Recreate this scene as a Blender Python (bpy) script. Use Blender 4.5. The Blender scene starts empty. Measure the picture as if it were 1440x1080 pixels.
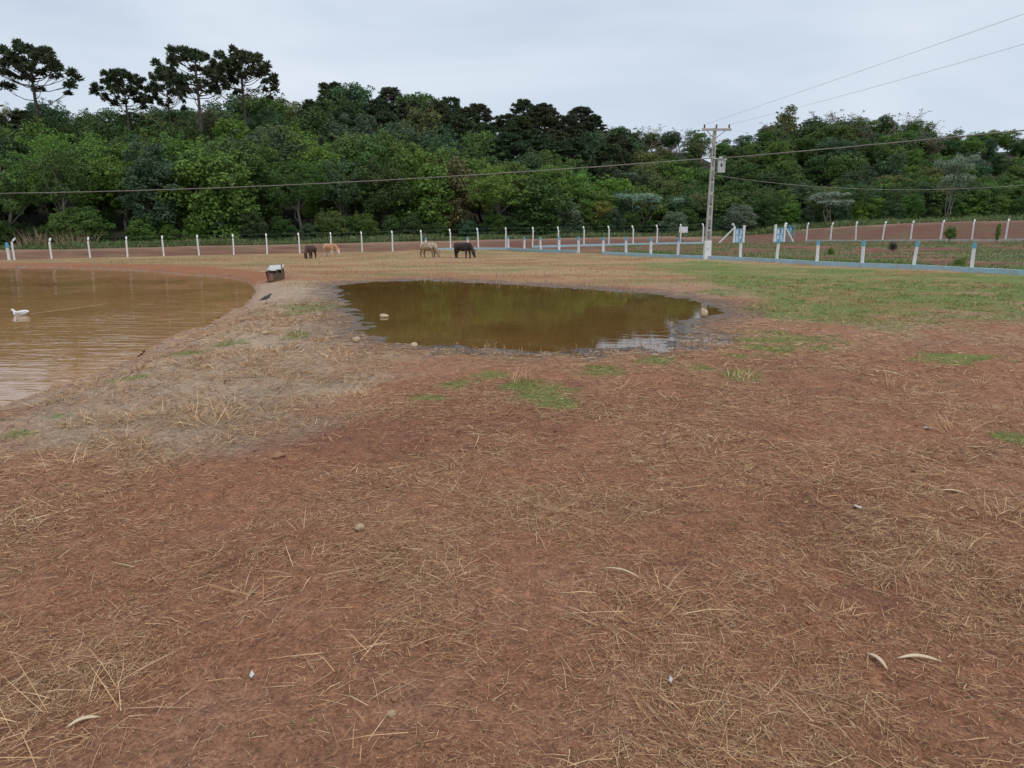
import bpy, bmesh, math, random
import numpy as np
from mathutils import Vector, Matrix

# ------------------------------------------------------------------ camera, sky, sun, exposure
scene = bpy.context.scene
COL = scene.collection
CAM_H, F_PX, HORIZON = 1.65, 950.0, 325.0
PITCH = math.atan((540 - HORIZON) / F_PX)
cam_data = bpy.data.cameras.new('camera')
cam_data.sensor_width = 36.0
cam_data.lens = 36.0 * F_PX / 1440.0
cam_data.clip_start, cam_data.clip_end = 0.05, 6000
cam = bpy.data.objects.new('camera', cam_data)
cam.location = (0, 0, CAM_H)
cam.rotation_euler = (math.pi / 2 - PITCH, 0, 0)
COL.objects.link(cam)
scene.camera = cam

SUN_EL, SUN_AZ = math.radians(62), math.radians(150)      # azimuth measured from +Y towards +X
world = bpy.data.worlds.new('World'); scene.world = world
world.use_nodes = True
nt = world.node_tree; nt.nodes.clear()
w_out = nt.nodes.new('ShaderNodeOutputWorld')
sky = nt.nodes.new('ShaderNodeTexSky'); sky.sky_type = 'NISHITA'; sky.sun_disc = False
sky.sun_elevation = SUN_EL; sky.sun_rotation = SUN_AZ
bg_sky = nt.nodes.new('ShaderNodeBackground'); bg_sky.inputs['Strength'].default_value = 0.09
nt.links.new(sky.outputs[0], bg_sky.inputs[0])
tc = nt.nodes.new('ShaderNodeTexCoord')
mp = nt.nodes.new('ShaderNodeMapping'); mp.inputs['Scale'].default_value = (1.0, 1.3, 3.6)
mp.inputs['Location'].default_value = (2.3, 0.4, 0.2)
nz = nt.nodes.new('ShaderNodeTexNoise'); nz.inputs['Scale'].default_value = 1.7
nz.inputs['Detail'].default_value = 5; nz.inputs['Roughness'].default_value = 0.5; nz.inputs['Distortion'].default_value = 0.5
cr = nt.nodes.new('ShaderNodeValToRGB')
cr.color_ramp.elements[0].position = 0.30; cr.color_ramp.elements[0].color = (0.49, 0.58, 0.695, 1)
cr.color_ramp.elements[1].position = 0.68; cr.color_ramp.elements[1].color = (0.675, 0.74, 0.825, 1)
nt.links.new(tc.outputs['Generated'], mp.inputs[0]); nt.links.new(mp.outputs[0], nz.inputs[0])
nt.links.new(nz.outputs[0], cr.inputs[0])
bg_cl = nt.nodes.new('ShaderNodeBackground'); bg_cl.inputs['Strength'].default_value = 1.0
nt.links.new(cr.outputs[0], bg_cl.inputs[0])
mixw = nt.nodes.new('ShaderNodeMixShader'); mixw.inputs[0].default_value = 0.96     # closed overcast deck
nt.links.new(bg_sky.outputs[0], mixw.inputs[1]); nt.links.new(bg_cl.outputs[0], mixw.inputs[2])
nt.links.new(mixw.outputs[0], w_out.inputs[0])

sun_data = bpy.data.lights.new('sun', 'SUN')
sun_data.energy = 1.35; sun_data.angle = math.radians(16); sun_data.color = (1.0, 0.96, 0.9)
sun = bpy.data.objects.new('sun', sun_data); COL.objects.link(sun)
sdir = Vector((math.sin(SUN_AZ) * math.cos(SUN_EL), math.cos(SUN_AZ) * math.cos(SUN_EL), math.sin(SUN_EL)))
sun.rotation_euler = sdir.to_track_quat('Z', 'Y').to_euler()
sun.location = (0, 0, 60)

scene.view_settings.view_transform = 'Standard'
scene.view_settings.look = 'None'
scene.view_settings.exposure = 0.17
scene.view_settings.gamma = 1.0
scene.view_settings.use_curve_mapping = False
scene.cycles.max_bounces = 6
scene.cycles.diffuse_bounces = 3
scene.cycles.use_denoising = True

rng = np.random.default_rng(7)
random.seed(7)

# ------------------------------------------------------------------ noise
def _hash(ix, iy, seed):
    h = (ix.astype(np.int64) * 374761393 + iy.astype(np.int64) * 668265263 + seed * 2147483647 * 7 + seed * 97531) & 0xFFFFFFFF
    h = ((h ^ (h >> 13)) * 1274126177) & 0xFFFFFFFF
    h = ((h ^ (h >> 16)) * 2246822519) & 0xFFFFFFFF
    return ((h ^ (h >> 15)) & 0xFFFFFF) / float(0xFFFFFF)
def vnoise(x, y, seed=0):
    x = np.asarray(x, float); y = np.asarray(y, float)
    ix = np.floor(x); iy = np.floor(y)
    fx = x - ix; fy = y - iy
    fx = fx * fx * fx * (fx * (fx * 6 - 15) + 10); fy = fy * fy * fy * (fy * (fy * 6 - 15) + 10)
    a = _hash(ix, iy, seed); b = _hash(ix + 1, iy, seed)
    c = _hash(ix, iy + 1, seed); d = _hash(ix + 1, iy + 1, seed)
    return (a + (b - a) * fx) * (1 - fy) + (c + (d - c) * fx) * fy
def fbm(x, y, octaves=4, seed=0, gain=0.5):
    """about -1..1"""
    x = np.asarray(x, float); y = np.asarray(y, float)
    s = 0; a = 1; n = 0
    c_, s_ = math.cos(0.6), math.sin(0.6)
    for k in range(octaves):
        s = s + a * (vnoise(x, y, seed + k * 13) * 2 - 1); n += a
        x, y = (x * c_ - y * s_) * 2.03 + 11.7, (x * s_ + y * c_) * 2.03 - 5.1
        a *= gain
    return s / n * 1.5
def sstep(a, b, x):
    t = np.clip((np.asarray(x, float) - a) / (b - a), 0, 1)
    return t * t * (3 - 2 * t)

# ------------------------------------------------------------------ pixel of the 1440x1080 photograph -> point on a level plane
CP, SP = math.cos(PITCH), math.sin(PITCH)
def ray(u, v):
    x = (u - 720) / F_PX; yu = (540 - v) / F_PX
    return np.array([x, CP + yu * SP, -SP + yu * CP])
def on_plane(u, v, z=0.0):
    r = ray(u, v); t = (z - CAM_H) / r[2]
    return np.array([r[0] * t, r[1] * t])
def at_depth(u, v, y):
    r = ray(u, v); t = y / r[1]
    return Vector((r[0] * t, y, CAM_H + r[2] * t))

# ------------------------------------------------------------------ shape of the land
Z_POND, Z_PUD = -0.26, -0.07
pond_px = [(0, 581), (60, 556), (100, 540), (150, 519), (200, 496), (250, 475), (300, 455), (335, 435), (352, 415),
           (357, 404), (345, 396), (310, 390), (250, 384), (200, 381), (140, 378), (60, 376), (0, 375)]
POND = [tuple(on_plane(u, v, Z_POND)) for u, v in pond_px]
POND += [(-36, 37.5), (-46, 30), (-44, 12), (-22, 3.5), (-9.5, 4.4)]
pud_px = [(478, 401), (520, 397), (600, 394), (680, 398), (760, 403), (830, 407), (900, 412), (955, 419), (1003, 430),
          (1012, 440), (985, 448), (948, 455), (962, 470), (940, 484), (880, 489), (800, 492), (740, 493), (690, 489), (640, 487),
          (590, 484), (545, 479), (520, 468), (508, 455), (505, 445), (495, 430), (485, 415)]
PUD = [tuple(on_plane(u, v, Z_PUD)) for u, v in pud_px]

def sdist(poly, x, y):
    """signed distance, positive outside"""
    x = np.asarray(x, float); y = np.asarray(y, float)
    d = np.full(x.shape, 1e9); inside = np.zeros(x.shape, bool)
    n = len(poly)
    for i in range(n):
        ax, ay = poly[i]; bx, by = poly[(i + 1) % n]
        ex, ey = bx - ax, by - ay
        t = np.clip(((x - ax) * ex + (y - ay) * ey) / (ex * ex + ey * ey + 1e-12), 0, 1)
        d = np.minimum(d, np.hypot(x - ax - t * ex, y - ay - t * ey))
        if ay != by:
            c = ((ay > y) != (by > y)) & (x < (bx - ax) * (y - ay) / (by - ay) + ax)
            inside ^= c
    return np.where(inside, -d, d)

def fence_y(x):
    """the line of the bent-post fence"""
    x = np.asarray(x, float)
    return np.where(x < 24, 57 + (x + 38.2) * 16 / 51, np.where(x < 32.6, 76.7, 76.5 - 1.06 * (np.minimum(x, 60) - 32.6)))

def hill_line(x):
    """foot line that the wooded slope follows"""
    return np.where(np.asarray(x, float) < 24, fence_y(x), 76.7)

def ridge_rise(x, y):
    u = 720 + 950 * x / np.maximum(y, 20)
    return 13.5 + 1.5 * np.sin(x * 0.045 + 0.6) + 4.0 * sstep(5, 45, x) * (1 - 0.9 * np.exp(-((x - 47) / 6.0) ** 2))

def land(x, y):
    """large shapes only"""
    x = np.asarray(x, float); y = np.asarray(y, float)
    z = 0.017 * np.clip(x, -80, 80) * sstep(24, 62, y) + 0.05 * fbm(x / 6, y / 6, 2, 5) * sstep(2, 12, np.hypot(x, y))
    e = y - fence_y(x)
    xb = np.where(x > 45, 45, x)
    z = z + (0.72 + 1.1 * sstep(26, 48, x)) * sstep(1.2, np.where(x > 20, 14, 9), e)
    z = z + ridge_rise(x, y) * sstep(18, 95, y - hill_line(x)) * sstep(60, 80, y)
    return z

def height(x, y, full=False):
    x = np.asarray(x, float); y = np.asarray(y, float)
    r = np.hypot(x, y)
    z = land(x, y)
    near = 1 - sstep(25, 60, r)
    z = z + near * (0.022 * fbm(x / 0.9, y / 0.9, 3, 21) + 0.015 * fbm(x / 0.22, y / 0.22, 3, 31)
                    + 0.0065 * fbm(x / 0.06, y / 0.06, 2, 41) * (1 - sstep(6, 14, r)))
    d1 = sdist(POND, x, y) + 0.10 * fbm(x / 0.5, y / 0.5, 3, 51) + 0.2 * fbm(x / 2.5, y / 2.5, 2, 52)
    d2 = sdist(PUD, x, y) + 0.22 * fbm(x / 0.55, y / 0.35, 4, 61, 0.6)
    # left pond: eroded lip, then a bank into the water
    lip = 0.10 * sstep(0.10, 0.22, d1) + 0.16 * sstep(0.15, 1.5, d1)
    zp = np.where(d1 > 0, Z_POND + lip, Z_POND + np.maximum(d1 * 0.35, -0.8))
    m1 = sstep(0.5, 1.9, d1)
    z = zp * (1 - m1) + z * m1
    # puddle: very flat margin churned by hooves
    churn = 0.013 * fbm(x / 0.16, y / 0.16, 3, 71) + 0.014 * fbm(x / 0.45, y / 0.3, 2, 72)
    front = (1 - sstep(11.5, 13.5, y)) * sstep(-1.6, -0.4, x)
    zq = Z_PUD + np.where(d2 > 0, d2 * (0.055 - 0.045 * front * (1 - sstep(0.7, 1.3, d2))), np.maximum(d2 * 0.12, -0.22)) + churn * (1 - sstep(-0.1, -0.9, -d2) * 0) * sstep(-0.8, 0.0, d2)
    m2 = sstep(0.4, 1.5, d2)
    z = zq * (1 - m2) + z * m2
    if full:
        return z, d1, d2
    return z
def hz(x, y):
    return float(height(np.array([x]), np.array([y]))[0])
def ground_at(u, v):
    """where a pixel's ray meets the land"""
    z = 0.0
    for _ in range(12):
        p = on_plane(u, v, z); z = 0.5 * z + 0.5 * hz(p[0], p[1])
    return Vector((p[0], p[1], hz(p[0], p[1])))

# ------------------------------------------------------------------ mesh helpers
def np_mesh(name, verts, faces3=None, faces4=None, col=None, smooth=False, mat=None):
    """fast mesh out of arrays"""
    me = bpy.data.meshes.new(name)
    verts = np.ascontiguousarray(verts, dtype=np.float32)
    me.vertices.add(len(verts)); me.vertices.foreach_set('co', verts.ravel())
    parts = []; tot = []
    if faces4 is not None and len(faces4): parts.append(np.asarray(faces4, np.int32).ravel()); tot.append(np.full(len(faces4), 4, np.int32))
    if faces3 is not None and len(faces3): parts.append(np.asarray(faces3, np.int32).ravel()); tot.append(np.full(len(faces3), 3, np.int32))
    li = np.concatenate(parts); lt = np.concatenate(tot)
    ls = np.concatenate([[0], np.cumsum(lt)[:-1]]).astype(np.int32)
    me.loops.add(len(li)); me.loops.foreach_set('vertex_index', li)
    me.polygons.add(len(lt)); me.polygons.foreach_set('loop_start', ls)
    me.polygons.foreach_set('loop_total', lt)
    if smooth: me.polygons.foreach_set('use_smooth', np.ones(len(lt), bool))
    if col is not None:
        a = me.color_attributes.new('Col', 'FLOAT_COLOR', 'POINT')
        c = np.ones((len(verts), 4), np.float32); c[:, :3] = col
        a.data.foreach_set('color', c.ravel())
    me.update(calc_edges=True); me.validate()
    if mat: me.materials.append(mat)
    return me

def link(name, me, parent=None, loc=None, rot=None):
    o = bpy.data.objects.new(name, me); COL.objects.link(o)
    if parent is not None: o.parent = parent
    if loc is not None: o.location = loc
    if rot is not None: o.rotation_euler = rot
    return o
def tag(o, label, cat, group=None, kind=None):
    if label: o['label'] = label
    if cat: o['category'] = cat
    if group: o['group'] = group
    if kind: o['kind'] = kind
    return o
def thing(name, label, cat, loc=(0, 0, 0), rz=0.0, group=None):
    o = link(name, None, None, loc, (0, 0, rz))
    return tag(o, label, cat, group)
def copy_tree(root):
    c = root.copy(); COL.objects.link(c)
    for ch in root.children:
        k = ch.copy(); COL.objects.link(k); k.parent = c
        for g in ch.children:
            q = g.copy(); COL.objects.link(q); q.parent = k
    return c

class MB:
    """collects simple shapes into one mesh"""
    def __init__(s): s.v = []; s.f = []
    def add(s, v, f):
        o = len(s.v); s.v += [tuple(p) for p in v]; s.f += [[i + o for i in q] for q in f]
    def box(s, c, d, m=None, taper=1.0):
        x, y, z = d[0] / 2, d[1] / 2, d[2] / 2
        v = [Vector((sx * x * (taper if sz > 0 else 1), sy * y * (taper if sz > 0 else 1), sz * z)) for sz in (-1, 1) for sy in (-1, 1) for sx in (-1, 1)]
        if m is not None: v = [m @ p for p in v]
        v = [p + Vector(c) for p in v]
        s.add(v, [(0, 2, 3, 1), (4, 5, 7, 6), (0, 1, 5, 4), (2, 6, 7, 3), (0, 4, 6, 2), (1, 3, 7, 5)])
    def bar(s, a, b, w, h=None):
        """square bar from a to b"""
        a = Vector(a); b = Vector(b); h = h or w
        s.loft([a, b], [(w / 2, h / 2)] * 2, 4, math.pi / 4, sq=True)
    def loft(s, pts, radii, n=8, ph=0.0, sq=False, cap=True):
        pts = [Vector(p) for p in pts]; rings = []
        k = math.sqrt(2) if sq else 1
        for i, p in enumerate(pts):
            t = (pts[min(i + 1, len(pts) - 1)] - pts[max(i - 1, 0)]).normalized()
            ref = Vector((0, 0, 1)) if abs(t.z) < 0.93 else Vector((0, 1, 0))
            x = ref.cross(t).normalized(); y = t.cross(x)
            r = radii[i] if isinstance(radii[i], tuple) else (radii[i], radii[i])
            rings.append([p + x * math.cos(ph + 2 * math.pi * j / n) * r[0] * k + y * math.sin(ph + 2 * math.pi * j / n) * r[1] * k for j in range(n)])
        v = [q for R in rings for q in R]; f = []
        for i in range(len(pts) - 1):
            for j in range(n):
                j2 = (j + 1) % n
                f.append((i * n + j, i * n + j2, (i + 1) * n + j2, (i + 1) * n + j))
        if cap:
            f.append(tuple(range(n))[::-1]); f.append(tuple((len(pts) - 1) * n + j for j in range(n)))
        s.add(v, f)
    def mesh(s, name, mat, smooth=False):
        me = bpy.data.meshes.new(name); me.from_pydata([tuple(p) for p in s.v], [], s.f); me.update()
        bm = bmesh.new(); bm.from_mesh(me); bmesh.ops.recalc_face_normals(bm, faces=bm.faces); bm.to_mesh(me); bm.free()
        if smooth:
            for p in me.polygons: p.use_smooth = True
        me.materials.append(mat)
        return me
    def build(s, name, mat, parent=None, loc=None, rot=None, smooth=False):
        return link(name, s.mesh(name, mat, smooth), parent, loc, rot)

# ------------------------------------------------------------------ materials
def new_mat(name):
    m = bpy.data.materials.new(name); m.use_nodes = True
    n = m.node_tree; b = n.nodes['Principled BSDF']
    return m, n, b
def noise_node(n, scale, detail=4, rough=0.55, vec=None, dist=0.0):
    t = n.nodes.new('ShaderNodeTexNoise'); t.inputs['Scale'].default_value = scale
    t.inputs['Detail'].default_value = detail; t.inputs['Roughness'].default_value = rough; t.inputs['Distortion'].default_value = dist
    if vec is not None: n.links.new(vec, t.inputs['Vector'])
    return t
def ramp(n, fac, stops):
    r = n.nodes.new('ShaderNodeValToRGB')
    while len(r.color_ramp.elements) < len(stops): r.color_ramp.elements.new(0.5)
    for e, (p, c) in zip(r.color_ramp.elements, stops):
        e.position = p; e.color = (*c, 1) if len(c) == 3 else c
    n.links.new(fac, r.inputs[0]); return r
def mixc(n, mode, fac, a, b):
    m = n.nodes.new('ShaderNodeMix'); m.data_type = 'RGBA'; m.blend_type = mode
    for s, val in ((m.inputs[0], fac), (m.inputs[6], a), (m.inputs[7], b)):
        if isinstance(val, (int, float)): s.default_value = val
        elif isinstance(val, tuple): s.default_value = (*val, 1)
        else: n.links.new(val, s)
    return m.outputs[2]

def mat_wear(name, color, rough=0.75, dirt=(0.2, 0.13, 0.09), amount=0.5, scale=9.0, bump=0.15, metal=0.0):
    """paint / concrete with blotches of dirt"""
    m, n, b = new_mat(name)
    tco = n.nodes.new('ShaderNodeTexCoord')
    n1 = noise_node(n, scale, 6, 0.65, tco.outputs['Object'])
    r1 = ramp(n, n1.outputs[0], [(0.42, (0, 0, 0)), (0.75, (amount,) * 3)])
    n2 = noise_node(n, scale * 6, 3, 0.6, tco.outputs['Object'])
    r2 = ramp(n, n2.outputs[0], [(0.3, (0.86,) * 3), (0.7, (1.05,) * 3)])
    c = mixc(n, 'MIX', r1.outputs[0], color, dirt)
    c = mixc(n, 'MULTIPLY', 1.0, c, r2.outputs[0])
    n.links.new(c, b.inputs['Base Color']); b.inputs['Roughness'].default_value = rough; b.inputs['Metallic'].default_value = metal
    bp = n.nodes.new('ShaderNodeBump'); bp.inputs['Strength'].default_value = bump; bp.inputs['Distance'].default_value = 0.01
    n.links.new(n2.outputs[0], bp.inputs['Height']); n.links.new(bp.outputs[0], b.inputs['Normal'])
    return m

def mat_ground():
    m, n, b = new_mat('soil')
    at = n.nodes.new('ShaderNodeVertexColor'); at.layer_name = 'Col'
    geo = n.nodes.new('ShaderNodeNewGeometry')
    n1 = noise_node(n, 11.0, 9, 0.74, geo.outputs['Position'])
    r1 = ramp(n, n1.outputs[0], [(0.30, (0.5, 0.46, 0.44)), (0.5, (0.96, 0.96, 0.96)), (0.70, (1.42, 1.40, 1.36))])
    n2 = noise_node(n, 60.0, 5, 0.8, geo.outputs['Position'])
    r2 = ramp(n, n2.outputs[0], [(0.36, (0.42, 0.38, 0.36)), (0.5, (0.98, 0.98, 0.98)), (0.66, (1.5, 1.47, 1.42))])
    c = mixc(n, 'MULTIPLY', 0.9, at.outputs[0], r1.outputs[0])
    c = mixc(n, 'MULTIPLY', 0.85, c, r2.outputs[0])
    n.links.new(c, b.inputs['Base Color'])
    # wet margin: low soil close to the water is shinier (alpha of the attribute is not used; wetness is its own attribute)
    wa = n.nodes.new('ShaderNodeAttribute'); wa.attribute_name = 'wet'
    mr = n.nodes.new('ShaderNodeMapRange'); mr.inputs['To Min'].default_value = 0.95; mr.inputs['To Max'].default_value = 0.14
    n.links.new(wa.outputs['Fac'], mr.inputs['Value']); n.links.new(mr.outputs[0], b.inputs['Roughness'])
    b.inputs['Specular IOR Level'].default_value = 0.45
    bp = n.nodes.new('ShaderNodeBump'); bp.inputs['Strength'].default_value = 0.9; bp.inputs['Distance'].default_value = 0.025
    bp2 = n.nodes.new('ShaderNodeBump'); bp2.inputs['Strength'].default_value = 0.9; bp2.inputs['Distance'].default_value = 0.01
    n.links.new(n1.outputs[0], bp.inputs['Height']); n.links.new(n2.outputs[0], bp2.inputs['Height'])
    n.links.new(bp.outputs[0], bp2.inputs['Normal']); n.links.new(bp2.outputs[0], b.inputs['Normal'])
    return m

def mat_water(name, color, scale, strength, aniso, rough=0.03):
    m, n, b = new_mat(name)
    geo = n.nodes.new('ShaderNodeNewGeometry')
    n0 = noise_node(n, 0.35, 3, 0.5, geo.outputs['Position'])
    r0 = ramp(n, n0.outputs[0], [(0.3, tuple(c * 0.85 for c in color)), (0.7, tuple(c * 1.15 for c in color))])
    n.links.new(r0.outputs[0], b.inputs['Base Color'])
    b.inputs['Roughness'].default_value = rough; b.inputs['IOR'].default_value = 1.33
    mp_ = n.nodes.new('ShaderNodeMapping'); mp_.inputs['Scale'].default_value = aniso; mp_.inputs['Rotation'].default_value = (0, 0, 0.12)
    n.links.new(geo.outputs['Position'], mp_.inputs[0])
    n1 = noise_node(n, scale, 3, 0.5, mp_.outputs[0], 0.4)
    # calm and ruffled areas
    n2 = noise_node(n, 0.22, 2, 0.5, geo.outputs['Position'])
    r2 = ramp(n, n2.outputs[0], [(0.35, (0.25,) * 3), (0.65, (1.0,) * 3)])
    mu = n.nodes.new('ShaderNodeMath'); mu.operation = 'MULTIPLY'; mu.inputs[1].default_value = strength
    n.links.new(r2.outputs[0], mu.inputs[0])
    bp = n.nodes.new('ShaderNodeBump'); bp.inputs['Distance'].default_value = 0.05
    n.links.new(mu.outputs[0], bp.inputs['Strength'])
    n.links.new(n1.outputs[0], bp.inputs['Height']); n.links.new(bp.outputs[0], b.inputs['Normal'])
    return m

def mat_blades(name, trans=0.2, rough=0.7, obj_tint=False, tint=None):
    """straw, grass and leaves: colour comes per blade from the mesh, tint per plant from the object"""
    m, n, b = new_mat(name)
    at = n.nodes.new('ShaderNodeVertexColor'); at.layer_name = 'Col'
    c = at.outputs[0]
    if obj_tint:
        oi = n.nodes.new('ShaderNodeObjectInfo')
        c = mixc(n, 'MULTIPLY', 1.0, c, oi.outputs['Color'])
    n.links.new(c, b.inputs['Base Color']); b.inputs['Roughness'].default_value = rough
    b.inputs['Specular IOR Level'].default_value = 0.25
    tr = n.nodes.new('ShaderNodeBsdfTranslucent'); n.links.new(c, tr.inputs[0])
    mx = n.nodes.new('ShaderNodeMixShader'); mx.inputs[0].default_value = trans
    out = n.nodes['Material Output']
    n.links.new(b.outputs[0], mx.inputs[1]); n.links.new(tr.outputs[0], mx.inputs[2]); n.links.new(mx.outputs[0], out.inputs[0])
    return m

def mat_coat(name, main, second, low, scale=2.2, cut=0.55, zlow=0.45):
    """animal coat: patches of a second colour, paler or darker legs"""
    m, n, b = new_mat(name)
    tco = n.nodes.new('ShaderNodeTexCoord')
    n1 = noise_node(n, scale, 4, 0.6, tco.outputs['Object'], 0.3)
    r1 = ramp(n, n1.outputs[0], [(cut - 0.05, (0, 0, 0)), (cut + 0.06, (1, 1, 1))])
    c = mixc(n, 'MIX', r1.outputs[0], main, second)
    sx = n.nodes.new('ShaderNodeSeparateXYZ'); n.links.new(tco.outputs['Object'], sx.inputs[0])
    mr = n.nodes.new('ShaderNodeMapRange'); mr.inputs['From Min'].default_value = zlow + 0.08; mr.inputs['From Max'].default_value = zlow - 0.08
    n.links.new(sx.outputs[2], mr.inputs[0])
    c = mixc(n, 'MIX', mr.outputs[0], c, low)
    n2 = noise_node(n, 60, 2, 0.6, tco.outputs['Object'])
    r2 = ramp(n, n2.outputs[0], [(0.3, (0.8,) * 3), (0.7, (1.15,) * 3)])
    c = mixc(n, 'MULTIPLY', 1.0, c, r2.outputs[0])
    n.links.new(c, b.inputs['Base Color']); b.inputs['Roughness'].default_value = 0.8
    return m

M_SOIL = mat_ground()
M_POND = mat_water('pond_water', (0.38, 0.195, 0.082), 2.2, 0.45, (0.55, 1.9, 1.0))
M_PUD = mat_water('puddle_water', (0.155, 0.078, 0.022), 3.0, 0.05, (0.7, 1.4, 1.0), 0.015)
M_STRAW = mat_blades('straw', 0.15, 0.75)
M_GRASS = mat_blades('grass', 0.25, 0.7)
M_LEAF = mat_blades('foliage', 0.22, 0.65, obj_tint=True)
M_BARK = mat_wear('bark', (0.12, 0.095, 0.07), 0.9, (0.05, 0.045, 0.035), 0.9, 3.0, 0.5)
M_PALEBARK = mat_wear('pale_bark', (0.25, 0.22, 0.18), 0.9, (0.14, 0.12, 0.1), 0.9, 3.0, 0.4)
M_WHITE = mat_wear('white_paint', (0.80, 0.80, 0.80), 0.6, (0.45, 0.36, 0.30), 0.45, 4.0)
M_BLUE = mat_wear('blue_paint', (0.13, 0.40, 0.60), 0.6, (0.25, 0.4, 0.5), 0.6, 6.0)
M_CURB = mat_wear('pale_blue_curb', (0.36, 0.55, 0.64), 0.7, (0.36, 0.36, 0.32), 0.75, 1.6)
M_CONC = mat_wear('concrete', (0.50, 0.48, 0.45), 0.85, (0.22, 0.21, 0.19), 0.8, 2.5, 0.3)
M_RECESS_SHADE = mat_wear('shaded_recess_concrete', (0.24, 0.23, 0.22), 0.9, (0.16, 0.15, 0.14), 0.8, 3.0)  # pole concrete darkened to carry the shade of its recesses
M_GREYBOX = mat_wear('grey_enamel', (0.55, 0.57, 0.58), 0.5, (0.3, 0.28, 0.25), 0.4, 6.0)
M_BLACK = mat_wear('black_rubber', (0.03, 0.03, 0.03), 0.6, (0.06, 0.05, 0.05), 0.4)
M_CABLE = mat_wear('cable', (0.20, 0.18, 0.165), 0.55, (0.34, 0.30, 0.26), 0.7, 0.8)
M_WIRE = mat_wear('galvanised_wire', (0.3, 0.31, 0.32), 0.5, (0.2, 0.15, 0.12), 0.4, 3.0, 0.0, 0.5)
M_CERAM = mat_wear('brown_ceramic', (0.16, 0.1, 0.07), 0.3, (0.1, 0.07, 0.05), 0.4)
M_WOOD = mat_wear('weathered_wood', (0.16, 0.10, 0.07), 0.9, (0.07, 0.05, 0.04), 0.9, 7.0, 0.5)
M_WOOD2 = mat_wear('reddish_wood', (0.27, 0.14, 0.09), 0.9, (0.12, 0.07, 0.05), 0.8, 7.0, 0.5)
M_SHEET = mat_wear('pale_roof_sheet', (0.52, 0.53, 0.53), 0.5, (0.45, 0.42, 0.38), 0.5, 5.0)
M_YELSHEET = mat_wear('yellowed_sheet', (0.50, 0.46, 0.30), 0.7, (0.3, 0.26, 0.16), 0.5, 6.0)
M_STONE = mat_wear('buff_stone', (0.60, 0.44, 0.28), 0.9, (0.3, 0.18, 0.11), 0.8, 5.0, 0.6)
M_REDSTONE = mat_wear('rusty_stone', (0.40, 0.21, 0.12), 0.9, (0.28, 0.13, 0.08), 0.7, 6.0, 0.6)
M_HUSK = mat_wear('dry_husk', (0.66, 0.52, 0.36), 0.8, (0.36, 0.26, 0.17), 0.7, 12.0, 0.3)
M_LITTER = mat_wear('white_scrap', (0.58, 0.54, 0.52), 0.6, (0.5, 0.42, 0.38), 0.4, 20.0)

# ------------------------------------------------------------------ ground: one sheet to the horizon
ang = np.concatenate([np.arange(-180, -48, 4.0), np.arange(-48, 48, 0.2), np.arange(48, 180, 4.0)])
ang = np.radians(ang); NA = len(ang)
rad = np.concatenate([np.geomspace(0.35, 1.3, 10)[:-1], np.geomspace(1.3, 75, 430)[:-1], np.geomspace(75, 220, 60)[:-1], np.geomspace(220, 4500, 24)])
NR = len(rad)
R, A = np.meshgrid(rad, ang, indexing='ij')
GX, GY = (R * np.sin(A)).ravel(), (R * np.cos(A)).ravel()
GZ, D1, D2 = height(GX, GY, True)

def px_poly(lst): return [tuple(on_plane(u, v, 0.0)) for u, v in lst]
DAM = px_poly([(-420, 760), (0, 668), (150, 640), (330, 600), (480, 562), (600, 525), (520, 480), (480, 402), (430, 386), (395, 392), (345, 395), (340, 440), (0, 590), (-420, 690)])
LAWN = px_poly([(880, 371), (1000, 368), (1200, 378), (1440, 386), (1700, 396), (1700, 462), (1440, 452), (1300, 453), (1200, 456), (1105, 456), (1062, 436), (1090, 414), (1015, 396), (930, 381)])
PATCH = [(755, 553, 58, 20), (1115, 474, 72, 11), (925, 503, 34, 7), (600, 559, 26, 5), (1345, 500, 68, 8), (845, 521, 38, 9), (1045, 527, 26, 7),
         (985, 516, 22, 5), (440, 430, 34, 8), (650, 538, 26, 6), (180, 530, 24, 6), (262, 495, 26, 5), (1040, 497, 30, 6), (1080, 488, 40, 7),
         (700, 526, 30, 7), (330, 480, 22, 5), (80, 585, 26, 6), (30, 607, 22, 6), (1100, 440, 30, 6), (1010, 410, 30, 5), (420, 470, 18, 4), (1195, 555, 14, 4), (1420, 610, 20, 8)]
def patch_mask(x, y):
    g = np.zeros(np.shape(x))
    nn = 0.75 * fbm(x / 0.45, y / 0.38, 4, 91, 0.65)
    for u, v, a, b in PATCH:
        c = on_plane(u, v); e1 = on_plane(u + a, v); e2 = on_plane(u, v - b)
        rx = abs(e1[0] - c[0]); ry = abs(e2[1] - c[1])
        d = np.hypot((x - c[0]) / rx, (y - c[1]) / ry)
        g = np.maximum(g, 1 - sstep(0.45, 1.25, d + nn))
    return g
def lawn_mask(x, y):
    d = sdist(LAWN, x, y) + 1.5 * fbm(x / 2.4, y / 2.0, 5, 93, 0.62)
    m = 1 - sstep(-1.3, 0.8, d)
    return m * (1 - 0.75 * sstep(0.25, 0.75, fbm(x / 1.3 + 3, y / 0.9, 4, 94)))
def dam_mask(x, y):
    return 1 - sstep(-0.7, 0.6, sdist(DAM, x, y) + 0.7 * fbm(x / 1.2, y / 1.2, 4, 95))
SF_A, SF_B = np.array([18.8, 28.0]), np.array([6.3, 47.5])        # low fence, right stretch
def beyond_low_fence(x, y):
    t = (SF_B - SF_A) / np.linalg.norm(SF_B - SF_A)
    return (x - SF_A[0]) * t[1] - (y - SF_A[1]) * t[0]             # positive on the far (right) side
def straw_cover(x, y):
    """0..1 how much litter lies on the soil"""
    c = 0.5 + 0.55 * fbm(x / 0.55, y / 0.55, 4, 81) + 0.25 * fbm(x / 2.2, y / 2.2, 2, 82)
    return np.clip(c, 0, 1)

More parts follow.
